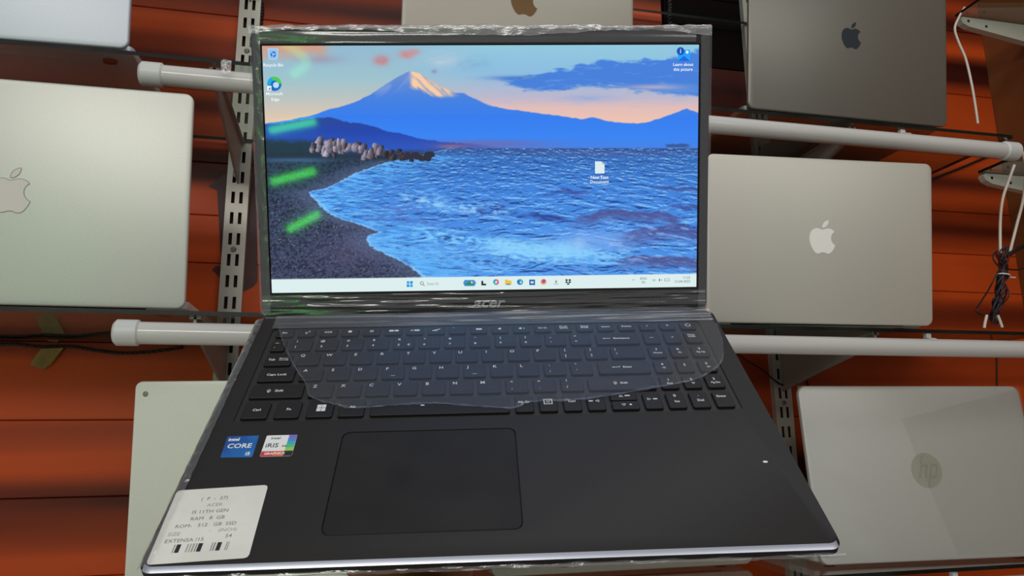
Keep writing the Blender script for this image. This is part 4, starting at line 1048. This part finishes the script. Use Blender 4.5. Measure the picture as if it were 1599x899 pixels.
# film over the top edge of the lid
def top_film(u, v):
    x = -0.1812 + 0.3628 * u
    prof = [(-0.0068, 0.1045), (-0.0062, 0.1102), (-0.0025, 0.1124), (0.0012, 0.1120), (0.0030, 0.1098), (0.0026, 0.1060 + 0.0025 * math.sin(u * 9) - 0.004 * u ** 6)]
    t = v * 5; k = min(int(t), 4); f_ = t - k
    z = prof[k][0] * (1 - f_) + prof[k + 1][0] * f_; y = prof[k][1] * (1 - f_) + prof[k + 1][1] * f_
    return (x, y + 0.0013 * nzt(u * 60, v * 7, 5) + 0.0008 * nzt(u * 13, v * 9, 6), z + 0.0014 * nzt(u * 50, v * 6, 7))
sheet('plastic_wrap', 220, 14, top_film, F_crinkle, ML, label='crinkled clear film folded over the top edge of the lid')
sheet('plastic_wrap', 90, 8, lambda u, v: (-0.174 + 0.343 * u, 0.0985 + 0.009 * v, 0.0022 + 0.0009 * nzt(u * 5, v * 4 + u * 1.5, 9)), F_streak, ML, label='clear film on the upper bezel')
sheet('plastic_wrap', 8, 150, lambda u, v: (-0.1824 + 0.0098 * u, -0.114 + 0.224 * v, 0.0028 - 0.0045 * (1 - u) ** 3 + 0.0012 * nzt(u * 5, v * 46, 11) + 0.0006 * nzt(u * 9, v * 90, 12)), F_side, ML, label='crinkled film along the left edge of the lid')
sheet('plastic_wrap', 5, 90, lambda u, v: (0.1732 + 0.0086 * u, -0.1145 + 0.219 * v, 0.0022 + 0.0006 * nzt(u * 3, v * 60, 14)), F_streak, ML, label='clear film along the right edge of the lid')
# film over the hinge strip and the keyboard; its torn edge runs round the keys
torn = [(-167, 2), (-159, 22), (-150, 44), (-138, 69), (-127, 88), (-120, 104), (-104, 112), (-87, 117), (-54, 114), (-29, 115), (11, 121), (26, 115), (65, 113), (104, 104), (140, 95), (165, 76), (175, 48), (178, 24), (179, 4)]
sheet('plastic_wrap', 130, 26, lambda u, v: (-0.1655 + (0.3430) * u, -0.0005 - 0.0165 * v, 0.0030 - 0.0016 * v + 0.0011 * (nzt(u * 4 + v, v * 5 + u * 1.6, 21)) + 0.00045 * nzt(u * 9, v * 11 - u * 2, 22)), F_deck, Matrix.Identity(4), label='ridged clear film over the hinge strip')
bm = bmesh.new()
tp = smooth_path([(x * mm, -y * mm, 0) for x, y in torn if y >= 17], 6)
lo = [bm.verts.new((p.x, p.y, 0.0019 + 0.0004 * nzt(i * .3, 0, 23))) for i, p in enumerate(tp)]
rows = [lo]
for k in (0.75, 0.5, 0.25, 0.0):
    rows.append([bm.verts.new((p.x * (.25 + .75 * k) * 1.0 + (1 - k) * .75 * (-0.163 + 0.338 * i / (len(tp) - 1)), -0.0165 + (p.y + 0.0165) * k, 0.0020 + 0.0005 * nzt(i * .2, k * 6, 24))) for i, p in enumerate(tp)])
for a, b in zip(rows, rows[1:]):
    for i in range(len(a) - 1): bm.faces.new((a[i], a[i + 1], b[i + 1], b[i]))
bm_obj('plastic_wrap', bm, F_clear, lap, smooth=180)['label'] = 'loose clear film over the keyboard with a torn edge'
bm = bmesh.new()
tpe = smooth_path([(x * mm, -y * mm, 0.0019) for x, y in torn if y >= 17], 14)
prev = None
for i, p in enumerate(tpe):
    wd = 0.0016 + 0.0022 * max(0, nzt(i * .13, 3, 26) + .15); a = bm.verts.new((p.x, p.y + wd * .5, 0.0021 + 0.0012 * (nzt(i * .9, 0, 27)))); b = bm.verts.new((p.x + .0006 * nzt(i * .6, 1, 28), p.y - wd * .5 + .0012 * nzt(i * .5, 0, 28), 0.0023 + 0.0012 * (nzt(i * .9, 5, 27))))
    if prev: bm.faces.new((prev[0], a, b, prev[1]))
    prev = (a, b)
bm_obj('film_edge', bm, film_mat('torn_edge_film', 0.035, 0.03, 0.3, hcol=(.7, .7, .72)), lap, smooth=180)
# film gathered along the front edge and down the left side of the base
def front_film(u, v):
    x = -0.182 + 0.3645 * u; b = 0.6 + 0.4 * math.sin(u * 3.1)
    y = -0.2408 - 0.0012 * math.sin(v * 3.1) + 0.0012 * nzt(u * 44, v * 4, 31)
    return (x, y, -0.0036 - (0.0014 + 0.0016 * b + 0.0018 * nzt(u * 15, 2, 33)) * v + 0.0008 * nzt(u * 30, v * 6, 32))
sheet('plastic_wrap', 240, 8, front_film, F_edge, Matrix.Identity(4), label='crinkled film along the front edge of the base')
sheet('plastic_wrap', 5, 150, lambda u, v: (-0.1828 + 0.0075 * u, -0.238 + 0.236 * v, 0.0014 - 0.004 * (1 - u) ** 4 + 0.0010 * nzt(u * 4, v * 50, 35)), film_mat('base_side_film', 0.02, 0.14, 0.2, bump=.6, scale=120), Matrix.Identity(4), label='film along the left edge of the base')

# ------------------------------------------------------------------ the hand holding the laptop
def hand():
    V, E, R_ = [], [], []
    def add(p, r, parent=None):
        V.append(p); R_.append(r); i = len(V) - 1
        if parent is not None: E.append((parent, i))
        return i
    wr = add((-0.0405, -0.2560, -0.0430), (0.0275, 0.023))
    fa = add((-0.0415, -0.3050, -0.0900), (0.029, 0.025), wr); fb = add((-0.0400, -0.3800, -0.1650), (0.036, 0.032), fa); add((-0.0390, -0.4500, -0.2350), (0.041, 0.037), fb)
    pm = add((-0.0430, -0.2250, -0.0395), (0.031, 0.020), wr)
    pc = add((-0.0440, -0.1900, -0.0360), (0.036, 0.0165), pm)
    for dx, ln, spread in ((-0.030, 0.92, -0.20), (-0.010, 1.04, -0.06), (0.010, 1.0, 0.06), (0.029, 0.80, 0.2)):
        k = add((-0.0440 + dx, -0.1600, -0.0300), (0.0105, 0.0095), pc)
        y, x, z = -0.1600, -0.0440 + dx, -0.0300
        for sl, rr_, dz in ((0.040, 0.0088, 0.0025), (0.026, 0.0080, 0.0010), (0.020, 0.0070, 0.0)):
            y += sl * ln; x += sl * ln * spread; z = min(z + dz, -0.0268)
            k = add((x, y, z), (rr_, rr_), k)
    k = add((-0.0760, -0.2060, -0.0380), (0.0135, 0.0125), pm)
    k = add((-0.1000, -0.1800, -0.0320), (0.0105, 0.0100), k); k = add((-0.1170, -0.1560, -0.0280), (0.0088, 0.0085), k); add((-0.1270, -0.1380, -0.0272), (0.0072, 0.0070), k)
    me = bpy.data.meshes.new('hand'); me.from_pydata(V, E, [])
    o = link(bpy.data.objects.new('hand', me))
    sm = o.modifiers.new('skin', 'SKIN'); sm.use_smooth_shade = True
    for i, r_ in enumerate(R_): me.skin_vertices[0].data[i].radius = r_
    me.skin_vertices[0].data[0].use_root = True
    sb = o.modifiers.new('sub', 'SUBSURF'); sb.levels = 2; sb.render_levels = 2
    dg = bpy.context.evaluated_depsgraph_get()
    me2 = bpy.data.meshes.new_from_object(o.evaluated_get(dg))
    bpy.data.objects.remove(o); bpy.data.meshes.remove(me)
    for p in me2.polygons: p.use_smooth = True
    me2.materials.clear()
    me2.name = 'hand'
    skin = noise_mat('brown_skin', (160, 98, 66), (176, 112, 76), 60, rough=0.5, bump=0.15)
    skin.node_tree.nodes['Principled BSDF'].inputs['Subsurface Weight'].default_value = 0.08
    o = mesh_obj('hand', me2, skin); o.matrix_world = MB
    return o
tag(hand(), 'brown bare hand holding the black laptop from beneath its front edge', 'hand')

# ------------------------------------------------------------------ cables, tapes and small bits
def cable(name, label, pts, r, m, cat='cable', group=None, n=7, sub=6):
    c = Vector(pts[0]); bm = bmesh.new()
    add_tube(bm, [p - c for p in smooth_path(pts, sub)], r, n)
    o = bm_obj(name, bm, m, loc=c, smooth=60)
    return tag(o, label, cat, group)
def twisted(pts, r, turns, off):
    P = smooth_path(pts, 14); out = []
    for i, p in enumerate(P):
        t = (P[min(i + 1, len(P) - 1)] - P[max(i - 1, 0)]).normalized(); a = t.cross(Vector((0, 1, 0.1))).normalized(); b = t.cross(a)
        ang = turns * 2 * math.pi * i / (len(P) - 1) + off
        out.append(p + a * r * math.cos(ang) + b * r * math.sin(ang))
    return out
def twisted_pair(label, pts, r, turns, m1, m2=None):
    th = thing('twisted_cable', label, 'cable', T(*pts[0]))
    for k, m_ in ((0, m1), (1, m2 or m1)):
        bm = bmesh.new(); add_tube(bm, [p - Vector(pts[0]) for p in twisted(pts, r, turns, k * math.pi)], r, 6)
        bm_obj('wire', bm, m_, th, smooth=60)
WY = WALL - 0.003
twisted_pair('dark twisted cable on the orange wall, upper of two below the left silver laptop', [at(-20, 524, WY), at(20, 522, WY), at(60, 526, WY), at(100, 526, WY), at(140, 524, WY), at(185, 521, WY)], 0.0013, 14, M_cable_b)
twisted_pair('dark twisted cable sagging on the orange wall, lower of two below the left silver laptop', [at(-20, 538, WY), at(20, 537, WY), at(60, 541, WY), at(110, 541, WY), at(150, 547, WY), at(190, 551, WY), at(235, 549, WY), at(285, 542, WY)], 0.0013, 20, M_cable_b)
def tape(label, pts):
    c = at(*pts[0], WALL - 0.0062); bm = bmesh.new()
    P = [at(*p, WALL - 0.0062) - c for p in pts]
    loft(bm, [P, [p + Vector((0, 0.0004, 0)) for p in P]])
    tag(bm_obj('tape_strip', bm, M_tape, loc=c, smooth=0), label, 'tape', 'yellow tape over the wall cables')
tape('small yellow tape strip across the upper dark cable on the wall', [(66, 508), (98, 514), (90, 534), (74, 532)])
tape('torn yellow tape strip hanging below the dark cables on the wall', [(64, 544), (99, 543), (80, 568), (68, 577), (46, 569)])
twisted_pair('dark twisted cable hanging beside the left slotted rail at the top', [at(402, -20, WY), at(408, 8, WY), at(407, 30, WY), at(404, 60, WY)], 0.0022, 7, M_cable_b)
twisted_pair('dark twisted cable hanging on the wall right of the pale laptop at top centre', [at(1044, -20, WY), at(1046, 10, WY), at(1045, 30, WY), at(1049, 60, WY)], 0.0028, 7, M_cable_b)
cable('cable', 'black cable running diagonally behind the right white tube end', [at(1440, 285, WY), at(1455, 279, WY), at(1500, 262, WY), at(1545, 243, WY)], 0.0022, M_cable_b)
cable('cable', 'thin black cable sagging over the right slotted rail below the middle shelf', [at(1140, 543, 1.10), at(1165, 562, 1.10), at(1190, 577, 1.10), at(1210, 594, 1.103), at(1224, 601, 1.103), at(1236, 595, 1.10)], 0.0014, M_cable_b)
cable('cable', 'short black wire end dangling above the laptop with round emblem', [at(1254, 588, WY), at(1260, 594, WY), at(1263, 606, WY)], 0.0013, M_cable_b)
cable('cable', 'thin black cable hanging straight down near the right edge below the middle shelf', [at(1556, 535, WY), at(1557, 570, WY), at(1557, 612, WY)], 0.0012, M_cable_b)
cable('cable', 'white cable hanging from the top right bracket to the upper shelf', [at(1506, 12, 1.0), at(1497, 28, 0.99), at(1491, 45, 0.99), at(1497, 66, 0.99), at(1508, 92, 0.985), at(1517, 130, 0.98), at(1523, 165, 0.98), at(1527, 193, 0.98)], 0.0022, M_cable_w)
cable('cable', 'white cable curving down from the tube end cap at far right', [at(1588, 225, 0.862), at(1597, 240, 0.865), at(1602, 268, 0.88), at(1598, 310, 0.90), at(1588, 350, 0.915), at(1576, 397, 0.925)], 0.0023, M_cable_w)
cable('cable', 'white cable beside the side bracket, left of two running into the dark wire bundle', [at(1584, 258, 0.93), at(1576, 280, 0.925), at(1566, 310, 0.925), at(1562, 345, 0.925), at(1562, 395, 0.925)], 0.0023, M_cable_w)
# knotted bundle of wires standing on the middle shelf
th = thing('wire_bundle', 'knotted bundle of dark wires with a white tie at right on the middle shelf', 'wires', T(*at(1558, 505, 0.925)))
c0 = at(1558, 505, 0.925)
spine = [at(1566, 388, 0.925), at(1567, 410, 0.925), at(1566, 430, 0.925), at(1562, 455, 0.925), at(1556, 480, 0.925), at(1553, 503, 0.925)]
for k in range(17):
    bm = bmesh.new()
    off = [Vector((rnd.uniform(-.007, .007), rnd.uniform(-.006, .006), rnd.uniform(-.004, .004))) * (0.65 if i in (1, 2) else 1.0) for i in range(len(spine))]
    P = twisted([p + o_ - c0 for p, o_ in zip(spine, off)], 0.003, rnd.uniform(1.5, 4), k)
    add_tube(bm, P, 0.0014, 6)
    bm_obj('wire', bm, (M_cable_b, M_cable_b, M_cable_m)[k % 3], th, smooth=60)
for pts in ([(1560, 420), (1545, 450), (1530, 474), (1525, 485), (1532, 491), (1545, 493)], [(1558, 392), (1551, 398), (1553, 408), (1562, 418)], [(1572, 400), (1585, 391), (1600, 383)], [(1574, 420), (1588, 421), (1602, 417)], [(1568, 440), (1576, 458), (1570, 470), (1560, 476)]):
    bm = bmesh.new(); add_tube(bm, [p - c0 for p in smooth_path([at(*p, 0.922) for p in pts], 6)], 0.0013 if pts[0][0] != 1572 else 0.0035, 6)
    bm_obj('loose_wire', bm, M_cable_b if pts[0][0] != 1568 else M_cable_m, th, smooth=60)
for pts in ([(1541, 492), (1538, 505), (1537, 512)], [(1558, 492), (1562, 502), (1565, 511)]):
    bm = bmesh.new(); add_tube(bm, [p - c0 for p in smooth_path([at(*p, 0.92) for p in pts], 6)], 0.0022, 7)
    bm_obj('white_wire', bm, M_cable_w, th, smooth=60)
bm = bmesh.new(); q = at(1566, 430, 0.925) - c0
rg = [Vector((q.x + 0.0095 * math.cos(2 * math.pi * k / 16), q.y + 0.0095 * math.sin(2 * math.pi * k / 16), q.z - .002 * math.cos(2 * math.pi * k / 16))) for k in range(17)]
add_tube(bm, rg, 0.0012, 6); add_tube(bm, [rg[0], rg[0] + Vector((.012, -.002, -.001))], 0.001, 6)
bm_obj('cable_tie', bm, M_tie, th, smooth=60)
# crumpled clear tape hanging over the upper glass edge beside the rail
def tape_film(label, x0, x1, z0, z1):
    th = bmesh.new(); nx, nz_ = 10, 10
    g = [[th.verts.new((x0 + (x1 - x0) * i / nx, -0.0022 + 0.0030 * nzt(i * .9, k * .8, 41), z0 + (z1 - z0) * k / nz_ + 0.001 * nzt(i, k, 42))) for i in range(nx + 1)] for k in range(nz_ + 1)]
    for k in range(nz_):
        for i in range(nx): th.faces.new((g[k][i], g[k][i + 1], g[k + 1][i + 1], g[k + 1][i]))
    o = bm_obj('clear_tape', th, F_crinkle, loc=(0, YF - 0.0165, EYE), smooth=180)
    tag(o, label, 'tape')
a, b = at(346, 94, YF - 0.0165), at(361, 117, YF - 0.0165)
tape_film('crumpled clear tape folded over the upper glass edge beside the black laptop', a.x, b.x, b.z - EYE, a.z - EYE)

# ------------------------------------------------------------------ green lamps behind the viewer, mirrored at left in the screen; the long upright one is added
def green_lamp(label, a, b, r=0.009, m=None):
    a, b = Vector(a) + Vector((0, 0, EYE)), Vector(b) + Vector((0, 0, EYE))
    th = thing('green_lamp', label, 'lamp', T(*a), 'green tube lamps mirrored in the screen')
    d_ = (b - a)
    bm = bmesh.new(); add_tube(bm, [d_ * t for t in (0, .33, .66, 1)], r, 10)
    bm_obj('lamp_tube', bm, m or emit('green_glow', (0.10, 1.0, 0.08), 15.0, srgb=False), th, smooth=60)
    for t in (0, 1):
        bm = bmesh.new(); u_ = d_.normalized(); p = d_ * t; add_tube(bm, [p - u_ * .012, p + u_ * .012], r * 1.25, 10)
        bm_obj('lamp_cap', bm, M_cap, th, smooth=60)
green_lamp('glowing green tube lamp mirrored at upper left of the laptop screen', (-0.745, -0.75, -0.005), (-0.609, -0.807, 0.02))
green_lamp('glowing green tube lamp mirrored at middle left of the laptop screen', (-0.745, -0.73, -0.142), (-0.609, -0.777, -0.109))
green_lamp('glowing green tube lamp mirrored at lower left of the laptop screen', (-0.696, -0.698, -0.269), (-0.598, -0.75, -0.22))

def green_ring(label, pts, r=0.011):
    P = [Vector(p) + Vector((0, 0, EYE)) for p in pts]
    th = thing('green_lamp', label, 'lamp', T(*P[0]), 'green tube lamps mirrored in the screen')
    bm = bmesh.new(); add_tube(bm, [p - P[0] for p in smooth_path(P, 6)], r, 10)
    bm_obj('lamp_tube', bm, emit('green_glow_soft', (0.10, 1.0, 0.10), 5.0, srgb=False), th, smooth=60)
    for a, b in ((0, 1), (-1, -2)):
        u_ = (P[b] - P[a]).normalized(); bm = bmesh.new(); add_tube(bm, [P[a] - P[0] - u_ * .02, P[a] - P[0]], r * 1.2, 10)
        bm_obj('lamp_cap', bm, M_cap, th, smooth=60)
green_ring('glowing green curved lamp mirrored at the top left corner of the laptop screen', [(-0.698, -0.809, 0.222), (-0.653, -0.821, 0.19), (-0.641, -0.822, 0.166), (-0.678, -0.804, 0.137)])
green_lamp('added long upright green glow that tints the left bezel film', (-0.86, -0.74, -0.36), (-0.86, -0.74, 0.32), 0.016, emit('green_glow_added', (0.10, 1.0, 0.08), 6.0, srgb=False))  # unseen long lamp, added to turn the left bezel film green
